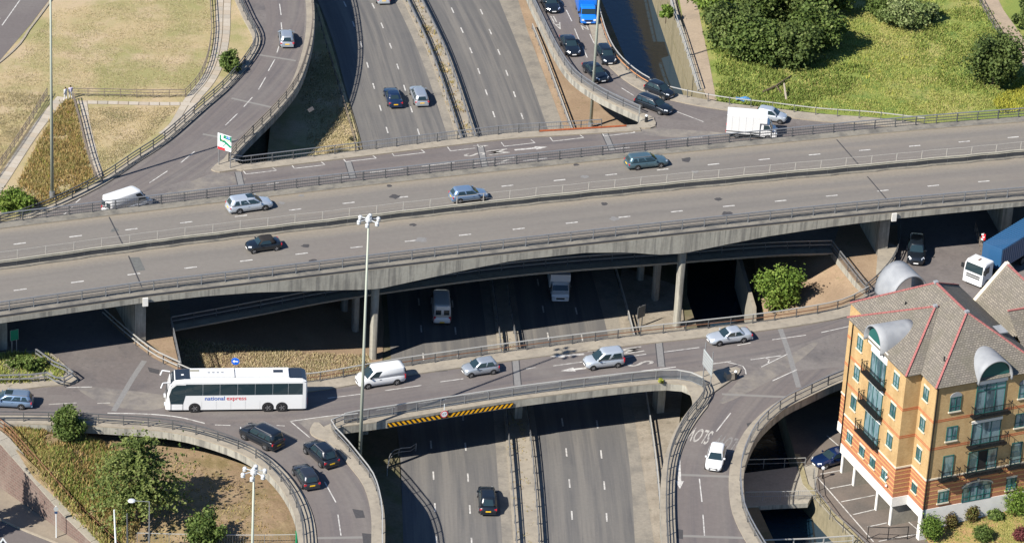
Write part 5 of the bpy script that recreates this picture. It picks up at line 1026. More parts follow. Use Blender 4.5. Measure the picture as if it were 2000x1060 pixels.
# brick retaining wall, pavement and street in the lower left corner
wa, wb2 = P(0, 953, 0), P(127, 1042, 0); wd_ = (wb2-wa); wl = wd_.length; wd_.normalize(); wn = V((-wd_.y, wd_.x, 0))
def wpt(t, h, off): p = wa+wd_*(wl*t)+wn*off; p.z = h; return p
wh = lambda t: float(np.interp(t, [-2, -.05, 1, 1.6, 2.2], [5.7, 5.6, 2.1, .9, .5]))
mWallB = brickmat('wall_brick', (.165, .108, .09), (.13, .088, .075), (.18, .145, .12), .6, .3, .5, stain=(.5, (.22, .18, .15), (1, 1, .3), .75))
mb = MB(); ts = np.linspace(-1.6, 2.0, 19)
for t in ts: mb.v += [tuple(wpt(t, 0, 0)), tuple(wpt(t, wh(t)-.12, 0)), tuple(wpt(t, wh(t)-.12, 1.0)), tuple(wpt(t, 0, 1.0))]
for i in range(len(ts)-1):
    for k in range(4): j = (k+1) % 4; mb.f.append([4*i+k, 4*i+4+k, 4*i+4+j, 4*i+j]); mb.m.append(0)
rw = mb.build('retaining_wall', mWallB); fixnormals(rw.data); uvproject(rw.data); tag(rw, 'long sloping red brick retaining wall with grey coping in the lower left corner', 'wall')
for a, b in zip(ts[:-1], ts[1:]):
    p0, p1, p2, p3 = wpt(a, wh(a), -.08), wpt(b, wh(b), -.08), wpt(b, wh(b)+.03, 1.15), wpt(a, wh(a)+.03, 1.15); g_ = wd_*.02; q = [p0+g_, p1-g_, p2-g_, p3+g_]; lo = V((0, 0, -.12))
    m = MB(); m.add(q+[p+lo for p in q], [(0, 1, 2, 3), (7, 6, 5, 4), (0, 4, 5, 1), (1, 5, 6, 2), (2, 6, 7, 3), (3, 7, 4, 0)]); o = m.build('coping_slab', mConc, rw); fixnormals(o.data)
railing('wall_fence', 'rusty brown fence along the top of the red brick retaining wall', [wpt(t, wh(t)-.05, 1.3) for t in np.linspace(-1.2, 1.9, 24)], 1.2, [(1.15, .06, .08, mRust), (.7, .05, .06, mRust), (.25, .05, .06, mRust)], 2.0, (.07, .07), mp=mRust, cat='fence')
mPave = mat('pavement', (.25, .21, .16), .9, layers=[(.5, .45, .65, (.19, .16, .13), .8, None)], noise=(4, .15))
kb = spline(PP([(-260, 900), (-120, 960), (-40, 992), (32, 1026), (76, 1044), (120, 1062), (220, 1108)], .12), 1.5)
pv = prism('pavement', kb+[wpt(t, .12, -.01) for t in np.linspace(2.0, -1.6, 12)], [], .12, [mPave, mKerb]); tag(pv, kind='structure')
ribbon('kerb', [p+V((0, 0, .01)) for p in kb], -.18, .02, [mKerb, mKerb], pv, down=.12)
st = prism('road', [p-V((0, 0, .115)) for p in kb]+PP([(200, 1300), (-400, 1300), (-400, 900)], .005), [], 0, [mAsphRamp]); tag(st, kind='structure')
mound_pts = [wpt(t, wh(t)-.15, 1.05) for t in np.linspace(-1.2, 2.0, 14)] + PP([(20, 836, 5.3), (60, 846, 5.2), (130, 852, 4.9), (216, 862, 3.6), (300, 874, 3.2), (420, 898, 3.2), (500, 944, 3.2), (545, 992, 3.2), (572, 1060, 3.2), (580, 1150, 3.0), (110, 800, 4.65), (300, 812, 3.4), (450, 852, 3.2), (560, 900, 3.0), (625, 980, 2.6), (640, 1110, 2.4), (690, 980, .3), (700, 1110, .2), (660, 870, .4), 
   (100, 900, 5.1), (180, 930, 4.3), (180, 1000, 2.9), (260, 960, 3.3), (250, 1040, 2.2), (330, 1000, 3.1), (430, 1000, 3.2), (430, 1080, 3.0), (250, 1100, 2.2), (350, 1130, 2.6), (500, 1090, 3.1)], 0)
mound = tin('planted_bank', mound_pts, mat('bank_soil', (.235, .165, .10), .95, layers=[(.3, .45, .62, (.17, .13, .06), .9, None), (.9, .5, .66, (.29, .215, .125), .7, None), (2.2, .55, .72, (.12, .115, .04), .6, None)], noise=(7, .25), bump=.9, bscale=4), 3, .12, .5)
mound.data.polygons.foreach_set('use_smooth', [False]*len(mound.data.polygons))
# ---------------------------------------------------------------- plants
lDeep = leafmat('leaf_deep', [(.03, .05, .012), (.068, .10, .026), (.115, .155, .042), (.17, .205, .065)])
lMid = leafmat('leaf_mid', [(.03, .05, .012), (.07, .11, .024), (.12, .17, .04), (.18, .22, .07)])
lBright = leafmat('leaf_bright', [(.045, .085, .014), (.10, .165, .026), (.16, .235, .04), (.23, .29, .065)])
lPale = leafmat('leaf_pale', [(.07, .10, .03), (.13, .18, .055), (.22, .27, .10), (.3, .33, .15)])
lBronze = leafmat('leaf_bronze', [(.05, .03, .015), (.10, .07, .025), (.15, .13, .04), (.13, .16, .04)])
lPurple = leafmat('leaf_purple', [(.06, .012, .02), (.12, .03, .035), (.2, .06, .06), (.16, .1, .06)])
lWeed = leafmat('weed_blade', [(.17, .16, .05), (.33, .22, .085), (.42, .29, .12), (.22, .22, .06), (.46, .35, .17)], .15)
lStraw = leafmat('straw_blade', [(.42, .34, .18), (.52, .42, .25), (.34, .29, .14), (.56, .46, .31), (.28, .26, .12)], .15)
lGrass = leafmat('grass_blade', [(.15, .21, .045), (.27, .32, .075), (.42, .40, .12), (.19, .26, .055), (.47, .41, .16)], .2)
lYellow = leafmat('yellow_flower', [(.34, .33, .05), (.40, .38, .06), (.22, .27, .05), (.16, .2, .04)], .15); lNettle = leafmat('nettle_leaf', [(.07, .11, .02), (.12, .17, .035), (.18, .24, .05), (.24, .28, .07)], .15)
mBark = mat('bark', (.10, .075, .05), .9, noise=(5, .3))
def quads(name, C, Nn, size, m, parent=None, asp=1.6, rnd=None, kind=None):
    """leaf-sized quads at points C, facing roughly Nn"""
    n = len(C); Nn = Nn/np.linalg.norm(Nn, axis=1, keepdims=True); r = RNG.normal(size=(n, 3)); T = np.cross(Nn, r); T /= np.linalg.norm(T, axis=1, keepdims=True); B = np.cross(Nn, T)
    s = (size*RNG.uniform(.6, 1.35, n))[:, None]; vs = np.stack([C-T*s-B*s/asp, C+T*s-B*s/asp, C+T*s*.6+B*s/asp, C-T*s*.6+B*s/asp], 1).reshape(-1, 3)
    me = bpy.data.meshes.new(name); me.vertices.add(4*n); me.vertices.foreach_set('co', vs.ravel()); me.loops.add(4*n); me.loops.foreach_set('vertex_index', np.arange(4*n, dtype=np.int32)); me.polygons.add(n)
    me.polygons.foreach_set('loop_start', np.arange(0, 4*n, 4, dtype=np.int32)); me.polygons.foreach_set('loop_total', np.full(n, 4, dtype=np.int32))
    a = me.attributes.new('rnd', 'FLOAT', 'FACE'); a.data.foreach_set('value', (RNG.random(n) if rnd is None else np.clip(rnd, 0, 1)).astype(np.float32)); me.materials.append(m); me.update(calc_edges=True)
    return tag(link(name, me, parent), kind=kind)
def plant(name, px, py, z, rx, ry, h, m, label, cat, group=None, n=2600, leaf=.16, lobes=14, base=.12, round_=0.0, trunk=True, spiky=False, at_=None):
    """h = full height, rx / ry = crown radii in metres; crown made of lobes of leaf-sized faces"""
    b = at_ or P(px, py, z); root = empty(name, b, 0, label, cat, group); z0 = h*base; cz = (h+z0)/2; rz_ = (h-z0)/2
    cs = []; rs = []
    for i in range(lobes):
        d = RNG.normal(size=3); d /= np.linalg.norm(d); k = RNG.uniform(.35, .95) if not round_ else RNG.uniform(.1, .3); cs.append(np.array([d[0]*rx*k, d[1]*ry*k, cz+d[2]*rz_*k])); rs.append(RNG.uniform(.2, .48)*(1-round_)+round_*.78)
    C = []; N = []; Rn = []
    per = n//lobes
    for c, r in zip(cs, rs):
        d = RNG.normal(size=(per, 3)); d /= np.linalg.norm(d, axis=1, keepdims=True); k = np.abs(RNG.normal(.8, .3, per))*(1-.4*(round_ > .5))+.25*(round_ > .5); sc = np.array([rx, ry, rz_])*r; p = c+d*sc*k[:, None]
        C.append(p); N.append(d*.6+RNG.normal(size=(per, 3))*.6+np.array([0, 0, .35])); Rn.append(RNG.normal(.5, .2, per)+RNG.normal(0, .12))
    C = np.concatenate(C); N = np.concatenate(N); Rn = np.concatenate(Rn)
    if spiky:
        for i in range(100):
            t = RNG.uniform(.12, .98); a = RNG.uniform(0, 2*math.pi); L = (1.08-t*.75)*rx*RNG.uniform(.85, 1.2); k = np.linspace(.1, 1, 80); dr = np.array([math.cos(a), math.sin(a), .28]); p0 = np.array([0, 0, z0+(h-z0)*t])
            p = p0+dr*L*k[:, None]+np.array([0, 0, -.35])*L*(k[:, None]**2)+RNG.normal(size=(80, 3))*np.array([.12, .12, .1]); C = np.concatenate([C, p]); N = np.concatenate([N, RNG.normal(size=(80, 3))*.5+np.array([0, 0, 1.])]); Rn = np.concatenate([Rn, np.linspace(.25, .8, 80)+RNG.normal(0, .15, 80)])
    keep = C[:, 2] > .02; quads('crown', C[keep], N[keep], leaf, m, root, rnd=Rn[keep])
    if trunk:
        t = MB(); t.tube((0, 0, -.3), (0, 0, h*.55), max(.06, h*.022), max(.03, h*.012), 8)
        for i in range(7):
            a = i*2.4; z1 = h*(.2+.06*i); t.tube((0, 0, z1), (math.cos(a)*rx*.6, math.sin(a)*ry*.6, z1+h*.22), h*.009, h*.003, 6)
        t.build('trunk', mBark, root)
    return root
lFeather = leafmat('leaf_feathery', [(.03, .05, .012), (.08, .115, .028), (.15, .185, .05), (.22, .25, .085)])
GT_ = 'trees on the rough green land'; e_ = 5.55
for q in ((1430, 92, 3.6, 6.0, lDeep, 'dark leafy tree at the left end of the dense clump beside the footpath'), (1478, 118, 3.6, 5.6, lMid, 'dense mid green tree in front of the clump on the rough grass'), (1540, 124, 3.3, 5.4, lDeep, 'dark tree front and centre of the dense clump, nearest the long shadow'),
          (1592, 96, 3.5, 6.2, lMid, 'tall mid green tree at the right end of the dense clump'), (1475, 42, 4.0, 6.5, lMid, 'broad tree in the middle of the dense clump, behind the front row'), (1550, 36, 4.2, 7.0, lDeep, 'tallest dark tree at the back of the dense clump'), (1622, 22, 3.6, 6.4, lMid, 'leafy tree touching the top edge at the right back of the dense clump'), (1400, 30, 3.0, 4.6, lBright, 'light green bushy tree beside the footpath at the back of the clump')):
    plant('leafy_tree', q[0], q[1], e_, q[2], q[2], q[3], q[4], q[5], 'tree', GT_, 9000, .17, 46, .0)
for q in ((1762, 52, 3.0, 3.6, lPale, 'pale grey green round bush standing alone on the green land'), (1722, 34, 1.9, 2.8, lMid, 'small mid green bush left of the pale round bush'), (1808, 40, 1.6, 2.4, lPale, 'small pale bush right of the pale round bush')): plant('round_bush', q[0], q[1], e_, q[2], q[2], q[3], q[4], q[5], 'bush', GT_, 6000, .13, 34, .0)
plant('dark_tree', 1938, 168, e_, 3.3, 3.3, 7.2, lDeep, 'dark dense tree standing alone near the right edge', 'tree', GT_, 10000, .15, 48, .0)
plant('dark_tree', 2004, 60, e_, 1.8, 1.8, 4.0, lDeep, 'dark tree cut by the right edge beyond the footpath', 'tree', GT_, 1800, .18, 12, .03)
plant('bush', 1300, 42, 5.6, 1.0, 1.3, 2.6, lBright, 'bright bush hanging over the top of the river wall', 'bush', None, 1700, .13, 10, .02)
plant('bush', 449, 140, 5.6, 1.45, 1.5, 2.6, lMid, 'dark green bush between the paved path and the top left ramp', 'bush', None, 3600, .11, 28, .0)
plant('bush', 30, 412, 5.6, 2.1, 1.7, 2.3, lBright, 'bright green bush at the left edge behind the flyover parapet', 'bush', None, 4400, .11, 30, .0)
plant('bush', 132, 852, 4.9, 1.7, 1.7, 3.0, lMid, 'green bush against the railing above the brown bank', 'bush', None, 4400, .11, 30, .0)
plant('bush', 52, 722, 5.8, 1.9, 1.2, 1.7, lMid, 'low green bush on the grass island beside the small green sign', 'bush', None, 2400, .13, 12, .02)
plant('feathery_tree', 268, 1005, 3.2, 5.3, 4.8, 8.2, lFeather, 'large feathery conifer with drooping branches on the brown bank', 'tree', None, 2600, .13, 30, .02, spiky=True)
plant('young_tree', 398, 1062, 3.0, 1.9, 1.9, 3.6, lMid, 'smaller leafy tree in the shadow of the large feathery conifer', 'tree', None, 4600, .13, 34, .0)
plant('young_tree', 1523, 604, 1.6, 2.4, 2.2, 5.4, lBright, 'bright green tree on the tan bank under the flyover', 'tree', None, 6500, .13, 44, .0)
plant('weed_tuft', 1290, 748, ZR+.1, .35, .35, .9, lYellow, 'yellow green weed growing through the bright bridge railing', 'plant', None, 260, .09, 5, .0, trunk=False)
plant('weed_tuft', 718, 722, ZR+.1, .4, .4, .9, lBronze, 'ragged weed at the railing behind the white panel van', 'plant', None, 240, .09, 5, .0, trunk=False)
GB_ = 'clipped bushes in front of the flats'
for q in ((1817, 1052, 1.5, 2.9, lBright, 1, 'large bright clipped bush at the corner of the flats'), (1856, 1032, .85, 2.1, lBronze, 1, 'small brown clipped bush behind the large bright bush'), (1893, 1022, 1.05, 2.6, lBronze, .8, 'bronze upright shrub against the white plinth of the flats'), (1943, 1020, 1.1, 1.7, lMid, .3, 'loose leafy shrub with a dark gap beside the bronze shrub'),
          (1918, 1056, 1.15, 1.9, lMid, 1, 'dark green ball shaped bush at the bottom edge'), (1984, 1014, 1.75, 4.3, lBright, 1, 'tall bright clipped bush at the right edge'), (1992, 1058, 1.0, 1.9, lPurple, .9, 'dark red bush in the bottom right corner'), (1990, 985, 1.2, 6.2, lBright, .2, 'pale leafy tree against the flats at the right edge')):
    plant('clipped_bush', q[0], q[1], .75, q[2], q[2], q[3], q[4], q[6], 'bush', GB_, 3000 if q[2] > 1 else 1600, .075 if q[5] > .5 else .12, 14, .0, round_=q[5])
for k, (x, y, h) in enumerate(((-108, 1052, 11.0), (-76, 1062, 10.6), (-165, 1050, 8.5), (-140, 1090, 9.5))): plant('conifer', x, y, 0, 1.15, 1.15, h, lDeep, ('tall', 'second tallest', 'shortest', 'rearmost')[k]+' slim dark conifer beside the street beyond the lower left corner', 'tree', 'conifers off the lower left corner', 1800, .16, 14, .02)
def tufts(name, poly, n, h, m, wd=.05, blades=3, spread=.12, zfun=None, dens=None, zb=0):
    """grass or weed blades scattered over a pixel-traced patch"""
    w_ = PP(poly, 0) if zfun is None else PP(poly, zfun if not callable(zfun) else zb); xs = np.array([p.x for p in w_]); ys_ = np.array([p.y for p in w_])
    def inside(X, Y):
        r = np.zeros(len(X), bool); j = len(xs)-1
        for i in range(len(xs)):
            c = ((ys_[i] > Y) != (ys_[j] > Y)) & (X < (xs[j]-xs[i])*(Y-ys_[i])/(ys_[j]-ys_[i]+1e-12)+xs[i]); r ^= c; j = i
        return r
    X = RNG.uniform(xs.min(), xs.max(), n*3); Y = RNG.uniform(ys_.min(), ys_.max(), n*3); k = inside(X, Y); X, Y = X[k][:n], Y[k][:n]; cl = np.array([mnoise.noise(V((x*.35, y*.35, 3.1))) for x, y in zip(X, Y)]); kk = (cl+RNG.normal(0, .3, len(X))) > (-.15 if dens is None else dens); X, Y, cl = X[kk], Y[kk], cl[kk]
    if callable(zfun): Z = np.array([zfun(x, y) for x, y in zip(X, Y)])
    else: Z = np.full(len(X), (zfun or 0.0))
    N = len(X)*blades; bx, by, bz, cc = (np.repeat(a, blades) for a in (X, Y, Z, cl)); bx = bx+RNG.normal(0, spread, N); by = by+RNG.normal(0, spread, N); a = RNG.uniform(0, 2*math.pi, N); hh = h*RNG.uniform(.45, 1.3, N); ln = RNG.normal(0, .35, (N, 2))*hh[:, None]
    v0 = np.stack([bx-np.cos(a)*wd, by-np.sin(a)*wd, bz-.02], 1); v1 = np.stack([bx+np.cos(a)*wd, by+np.sin(a)*wd, bz-.02], 1); v2 = np.stack([bx+ln[:, 0], by+ln[:, 1], bz+hh], 1)
    vs = np.stack([v0, v1, v2], 1).reshape(-1, 3); me = bpy.data.meshes.new(name); me.vertices.add(3*N); me.vertices.foreach_set('co', vs.ravel()); me.loops.add(3*N); me.loops.foreach_set('vertex_index', np.arange(3*N, dtype=np.int32)); me.polygons.add(N)
    me.polygons.foreach_set('loop_start', np.arange(0, 3*N, 3, dtype=np.int32)); me.polygons.foreach_set('loop_total', np.full(N, 3, dtype=np.int32)); at2 = me.attributes.new('rnd', 'FLOAT', 'FACE'); at2.data.foreach_set('value', np.clip(.5+cc*.7+RNG.normal(0, .22, N), 0, 1).astype(np.float32)); me.materials.append(m); me.update(calc_edges=True)
    return tag(link(name, me), kind='stuff')
from mathutils.bvhtree import BVHTree
def ground_of(o):
    bm = bmesh.new(); bm.from_mesh(o.data); t = BVHTree.FromBMesh(bm); bm.free()
    def f(x, y):
        h = t.ray_cast(V((x, y, 50)), V((0, 0, -1))); return h[0].z if h[0] else -9.0
    return f
zm = ground_of(mound)
tufts('bank_weeds', [(20, 850), (140, 856), (215, 866), (260, 885), (300, 960), (240, 1040), (225, 1060), (190, 1060), (110, 960), (10, 862)], 13000, .42, lWeed, .06, 3, .2, zm, None, 4.0)
tufts('bank_weeds', [(300, 900), (420, 910), (520, 970), (560, 1060), (560, 1100), (300, 1100)], 1500, .22, lWeed, .05, 3, .15, zm, .05, 3.1)
tufts('slope_weeds', [(122, 196), (142, 198), (160, 280), (184, 352), (120, 388), (60, 408), (20, 400), (50, 330)], 9000, .38, lWeed, .06, 3, .2, 5.62)
tufts('slope_flowers', [(122, 196), (140, 198), (160, 300), (150, 350), (60, 380), (60, 330)], 120, .4, lYellow, .09, 4, .14, 5.62, .1)
tufts('field_grass', [(0, 150), (110, 20), (410, -20), (412, 90), (360, 190), (0, 200)], 20000, .08, lStraw, .05, 3, .12, 5.62)
tufts('field_grass', [(165, 210), (345, 210), (300, 262), (200, 335)], 9000, .10, lStraw, .05, 3, .12, 5.62); tufts('field_grass', [(-10, 180), (90, 185), (0, 330), (-10, 330)], 5000, .14, lStraw, .05, 3, .12, 5.62)
tufts('scrub_grass', [(1380, -10), (1900, -20), (2010, 160), (2010, 200), (1850, 225), (1700, 226), (1500, 205), (1410, 190)], 42000, .19, lGrass, .07, 3, .2, 5.6); tufts('scrub_nettles', [(1385, -10), (1450, -10), (1520, 110), (1700, 130), (1660, 175), (1560, 222), (1405, 198)], 13000, .38, lNettle, .09, 3, .25, 5.6, .2)
tufts('scrub_nettles', [(1770, 0), (1920, 0), (1990, 110), (1960, 190), (1850, 170), (1790, 110)], 8000, .32, lNettle, .09, 3, .25, 5.6, .2)
tufts('yellow_flowers', [(1940, 200), (2000, 150), (2010, 215), (1955, 222)], 1800, .35, lYellow, .09, 3, .15, 5.6, -.4); tufts('yellow_flowers', [(1650, 80), (1850, 90), (1900, 190), (1640, 190)], 160, .3, lYellow, .1, 4, .2, 5.6, .15)
tufts('island_weeds', [(-40, 692), (60, 688), (96, 694), (128, 728), (110, 742), (-40, 752)], 2600, .4, lGrass, .06, 3, .15, ZR+.15)
tufts('verge_grass', [(560, 100), (600, 250), (600, 300), (640, 300), (698, 285), (670, 180), (645, 100)], 5000, .16, lStraw, .05, 3, .15, .25)
tufts('bank_grass', [(345, 688), (720, 676), (740, 745), (360, 745)], 9000, .2, lStraw, .05, 3, .15, ground_of(bpy.data.objects['soil_bank']), None, 1.3)
tufts('median_weeds', [(792, 0), (818, 0), (872, 110), (924, 262), (894, 262), (842, 110)], 1800, .25, lWeed, .06, 3, .15, .14, .05); tufts('median_weeds', [(972, 640), (1000, 640), (1048, 1060), (1010, 1060)], 500, .15, lWeed, .05, 3, .1, .14, .2)
tufts('garden_plants', [(1800, 1050), (1900, 1020), (2000, 990), (2000, 1070), (1800, 1070)], 1800, .12, lGrass, .05, 3, .1, ground_of(garden), None, .8)

tufts('bank_weeds', [(20, 845), (60, 850), (120, 900), (190, 980), (225, 1040), (190, 1060), (100, 950)], 5000, .4, lGrass, .06, 3, .2, zm, -.05, 4.0)

tufts('bank_nettles', [(60, 850), (215, 870), (260, 960), (230, 1030), (150, 960), (90, 900)], 3500, .5, lNettle, .08, 3, .25, zm, .12, 4.0)
# ---------------------------------------------------------------- lamp masts, signs, people, small things
mPole = mat('painted_pole', (.36, .385, .32), .55, .15); mLampW = mat('lamp_housing', (.55, .57, .58), .35, .1)
def yproj(p): d = p-CAMPOS; return 530-FPX*d.dot(_U)/d.dot(_F)
def mast(px, py, z, h, label, group='tall lamp masts'):
    b = P(px, py, z); root = empty('lamp_mast', b, 0, label, 'lamp mast', group)
    MB().tube((0, 0, -.4), (0, 0, h), .2, .09, 12).build('pole', mPole, root, True); MB().tube((0, 0, 0), (0, 0, .9), .3, .3, 12).build('mast_base', mSteel, root)
    m = MB(); m.tube((0, 0, h-.1), (0, 0, h+.3), .34, .28, 12); m.tube((0, 0, h+.35), (0, 0, h+.55), .2, .1, 8); m.build('lamp_head_ring', mLampW, root)
    for k in range(6):
        a = k*math.pi/3+.45; c, s = math.cos(a), math.sin(a); MB().bar((c*.35, s*.35, h+.1), (c*.9, s*.9, h+.02), .06).build('lamp_arm', mLampW, root)
        m = MB(); m.ball((c*1.02, s*1.02, h), .21, 10, 6, 0, .9); m.tube((c*1.02, s*1.02, h-.24), (c*1.02, s*1.02, h-.06), .22, .16, 10); m.build('lamp', mLampW, root, True)
def top_h(px, py, z, ty):
    b = P(px, py, z); lo, hi = 1.0, 60.0
    for _ in range(40):
        m = (lo+hi)/2; lo, hi = (m, hi) if yproj(b+V((0, 0, m))) > ty else (lo, m)
    return lo
mast(701.5, 935, 0, top_h(701.5, 935, 0, 430), 'tall pale lamp mast with six lamps rising in front of the flyover'); mast(486, 1395, 0, top_h(486, 1395, 0, 922), 'lamp mast with six lamps rising from the bottom edge over the dry bank')
mast(102, 388, 5.6, 29.5, 'tall lamp mast at the left beside the brown weeds'); mast(1153, 252, 0, 29.5, 'tall lamp mast in front of the queueing black cars')
r = empty('street_lamp', P(291, 1120, 2.5), math.radians(3), 'grey street lamp with one short arm before the feathery conifer', 'street lamp'); hl = top_h(291, 1120, 2.5, 979)
m = MB(); m.tube((0, 0, 0), (0, 0, hl), .08, .05, 10); m.build('pole', mSteel, r); MB().bar((0, 0, hl), (-1.3, 0, hl+.05), .05).build('arm', mSteel, r); MB().ball((-1.65, 0, hl+.04), .38, 10, 6, 0, .35).build('lamp', mLampW, r)
r = empty('bollard_lamp', P(1606, 934, 0), 0, 'small globe lamp on a dark post by the parked blue car', 'lamp'); MB().tube((0, 0, 0), (0, 0, 1.1), .06).build('post', mIron, r); MB().ball((0, 0, 1.25), .2, 10, 8).build('globe', mLampW, r, True)
# signs
mSGreen = mat('sign_green', (.01, .22, .12), .45); mSWhite = mat('sign_white', (.72, .75, .74), .45); mSBlue = mat('sign_blue', (.01, .12, .62), .4); mSYel = mat('sign_yellow', (.7, .5, .02), .45); mSRed = mat('sign_red', (.6, .03, .04), .45); mSBack = mat('sign_back', (.42, .44, .43), .5, .3)
def board(name, pa, pb, z, z0, z1, label, cat, over=.15, pos=(0.1, .9), face=None, m=mSWhite, back=mSBack, group=None, thick=.06, z_post=None):
    """upright board between two posts standing at pixels pa, pb"""
    a, b = P(*pa, z), P(*pb, z); d = b-a; L = d.length; rz = math.atan2(d.y, d.x); root = empty(name, a, rz, label, cat, group)
    for t in (0, 1): MB().tube((L*t, .06, 0), (L*t, .06, z1+(z_post or 0)), .06, n=8).build('post', mSteel, root)
    MB().box((L/2, 0, (z0+z1)/2), (L+2*over, thick, z1-z0)).build('panel', back, root); MB().box((L/2, -thick/2-.006, (z0+z1)/2), (L+2*over-.04, .01, z1-z0-.04)).build('sign_face', m, root); return root, L
z0 = 2.2; r, L = board('direction_sign', (427, 324), (449, 331), ZR, z0, 4.15, 'white and green map type direction sign at the point of the upper island', 'road sign', .17); W_ = L+.34
def fp(m, pts, nm, mm, d=-.045): m = MB().add([(x, d, z) for x, z in pts], [tuple(range(len(pts)))]); return m.build(nm, mm, r)
def sx(u_): return -.17+W_*u_
def sz(v_): return z0+1.95*v_
def bar2(u0, v0, u1, v1, w_, mm):
    dx, dz = sx(u1)-sx(u0), sz(v1)-sz(v0); l = math.hypot(dx, dz); nx, nz = -dz/l*w_/2, dx/l*w_/2; fp(None, [(sx(u0)-nx, sz(v0)-nz), (sx(u1)-nx, sz(v1)-nz), (sx(u1)+nx, sz(v1)+nz), (sx(u0)+nx, sz(v0)+nz)], 'sign_diagram', mm)
bar2(.2, .92, .2, .6, .22, mSGreen); bar2(.15, .58, .48, .55, .3, mSGreen); bar2(.46, .58, .97, .3, .3, mSGreen); bar2(.95, .98, .95, .62, .14, mSGreen); bar2(.42, .86, .98, .82, .42, mSGreen)
fp(None, [(sx(.66), sz(.78)), (sx(.88), sz(.78)), (sx(.88), sz(.92)), (sx(.66), sz(.92))], 'sign_patch', mSBlue, -.05); bar2(.6, .68, .9, .66, .09, mSYel); bar2(.3, .6, .45, .6, .08, mSYel); bar2(.4, .2, .6, .45, .1, mSGreen)
for k, s in enumerate(('A 406',)): 
    me = text_mesh(s, .24); me.materials.append(mSWhite); t = link('lettering', me, r, (sx(.75), -.052, sz(.85))); t.rotation_euler = (math.pi/2, 0, 0)
fp(None, [(sx(.02), sz(-.02)), (sx(.55), sz(-.02)), (sx(.55), sz(.14)), (sx(.02), sz(.14))], 'sign_patch', mSRed, -.05); bar2(.06, .06, .5, .06, .12, mSWhite)
r2, L2 = board('large_sign', (1372, 738), (1386, 757), ZR, 1.5, 3.3, 'large direction sign seen from its ribbed grey back on the island nose', 'road sign', .25, m=mSBack, back=mat('sign_back_pale', (.52, .57, .55), .5, .2), z_post=.9)
for k in range(5): MB().box((L2/2, -.05, 1.65+.36*k), (L2+.4, .03, .04)).build('back_rib', mSteel, r2)
board('green_sign', (24, 693), (33, 691), ZR, 1.7, 2.9, 'small green direction sign on two posts in the shade at the left', 'road sign', .2, m=mSGreen)
def roundel(name, c, rz, R, label, face, ring=None, post=None, cat='road sign'):
    root = empty(name, c, rz, label, cat); N = 20
    MB().tube((0, .03, 0), (0, 0, 0), R, n=N).build('disc', mSBack, root)
    if ring: MB().tube((0, 0, 0), (0, -.012, 0), R*.99, n=N).build('rim_ring', ring, root)
    MB().tube((0, -.001, 0), (0, -.02, 0), R*(.76 if ring else .97), n=N).build('sign_face', face, root)
    if post: MB().tube((0, .07, -post), (0, .07, R), .035, n=8).build('post', mSteel, root)
    return root
c = P(459, 741, ZR); c.z = ZR+2.15; rz_ = 0.0; r = roundel('arrow_sign', c, 0, .42, 'round blue sign with a white arrow beside the coach roof', mSBlue, None, 2.15)
MB().add([(-.3, -.026, 0), (-.08, -.026, .2), (-.08, -.026, .07), (.28, -.026, .07), (.28, -.026, -.07), (-.08, -.026, -.07), (-.08, -.026, -.2)], [(0, 6, 5, 4, 3, 2, 1)]).build('arrow', mSWhite, r)
i0 = min(range(len(e3)), key=lambda i: (e3[i]-P(869, 804, ZR)).length); c = e3[i0].copy(); c.z = ZR-.1; d3 = e3[i0+1]-e3[i0-1]; az3 = math.atan2(d3.y, d3.x)
n3 = V((math.sin(az3), -math.cos(az3), 0)); r = roundel('height_limit_sign', c+n3*.2, az3, .42, 'round red ringed height limit sign hanging on the lower bridge', mSWhite, mSRed); MB().box((0, .06, .65), (.06, .05, 1.0)).build('bracket', mSWhite, r)
me = text_mesh("15'9\"", .3); me.materials.append(mTrim); t = link('lettering', me, r, (0, -.024, 0)); t.rotation_euler = (math.pi/2, 0, 0)
ia = min(range(len(e3)), key=lambda i: (e3[i]-P(766, 821, ZR)).length); ib = min(range(len(e3)), key=lambda i: (e3[i]-P(992, 784, ZR)).length)
path = [p.copy() for p in e3[ia:ib+1]]; p0 = path[0].copy(); hw_ = empty('height_warning_beam', p0, 0, 'yellow and black striped height warning beam on the lower bridge edge', 'warning beam')
pr = resample([p-p0 for p in path], .12); nn = [(-n) for n in normals(pr)]; mSB = mat('warning_black', (.015, .015, .016), .5); mSY = mat('warning_yellow', (.8, .40, .01), .45)
MB().sweep([p+n*.06+V((0, 0, -.40)) for p, n in zip(pr, nn)], .1, .46).build('beam', mSB, hw_)
K = 26; tot = len(pr)-1
for k in range(K):
    a = tot*(k+.15)/K; b_ = tot*(k+.65)/K; sgn = -1 if k < K/2 else 1; q = []
    for u_, zz_ in ((a, -.62), (b_, -.62), (b_, -.18), (a, -.18)):
        u_ = min(tot, max(0, u_+sgn*(.35*tot/K)*(1 if zz_ > -.4 else -1))); i = min(tot-1, int(u_)); p = pr[i].lerp(pr[i+1], u_-i); q.append(p+nn[i]*.125+V((0, 0, zz_)))
    MB().add(q, [(0, 1, 2, 3)]).build('yellow_stripe', mSY, hw_)
r, L = board('small_sign', (1247, 640), (1254, 637), 0, 1.2, 2.6, 'pair of dark sign backs beside the right carriageway barrier under the flyover', 'road sign', .3, m=mSteelDk, back=mSteelDk)
r = empty('signpost', P(110, 1049, .12), 0, 'white signpost with a small blue disc on the pavement by the brick wall', 'road sign'); MB().tube((0, 0, 0), (0, 0, 3.6), .06, .05).build('post', mSWhite, r); MB().tube((0, -.06, 3.3), (0, -.09, 3.3), .24, n=16).build('disc', mSBack, r); MB().box((0, -.08, 2.9), (.3, .03, .22)).build('plate', mat('dark_plate', (.02, .05, .12), .5), r)
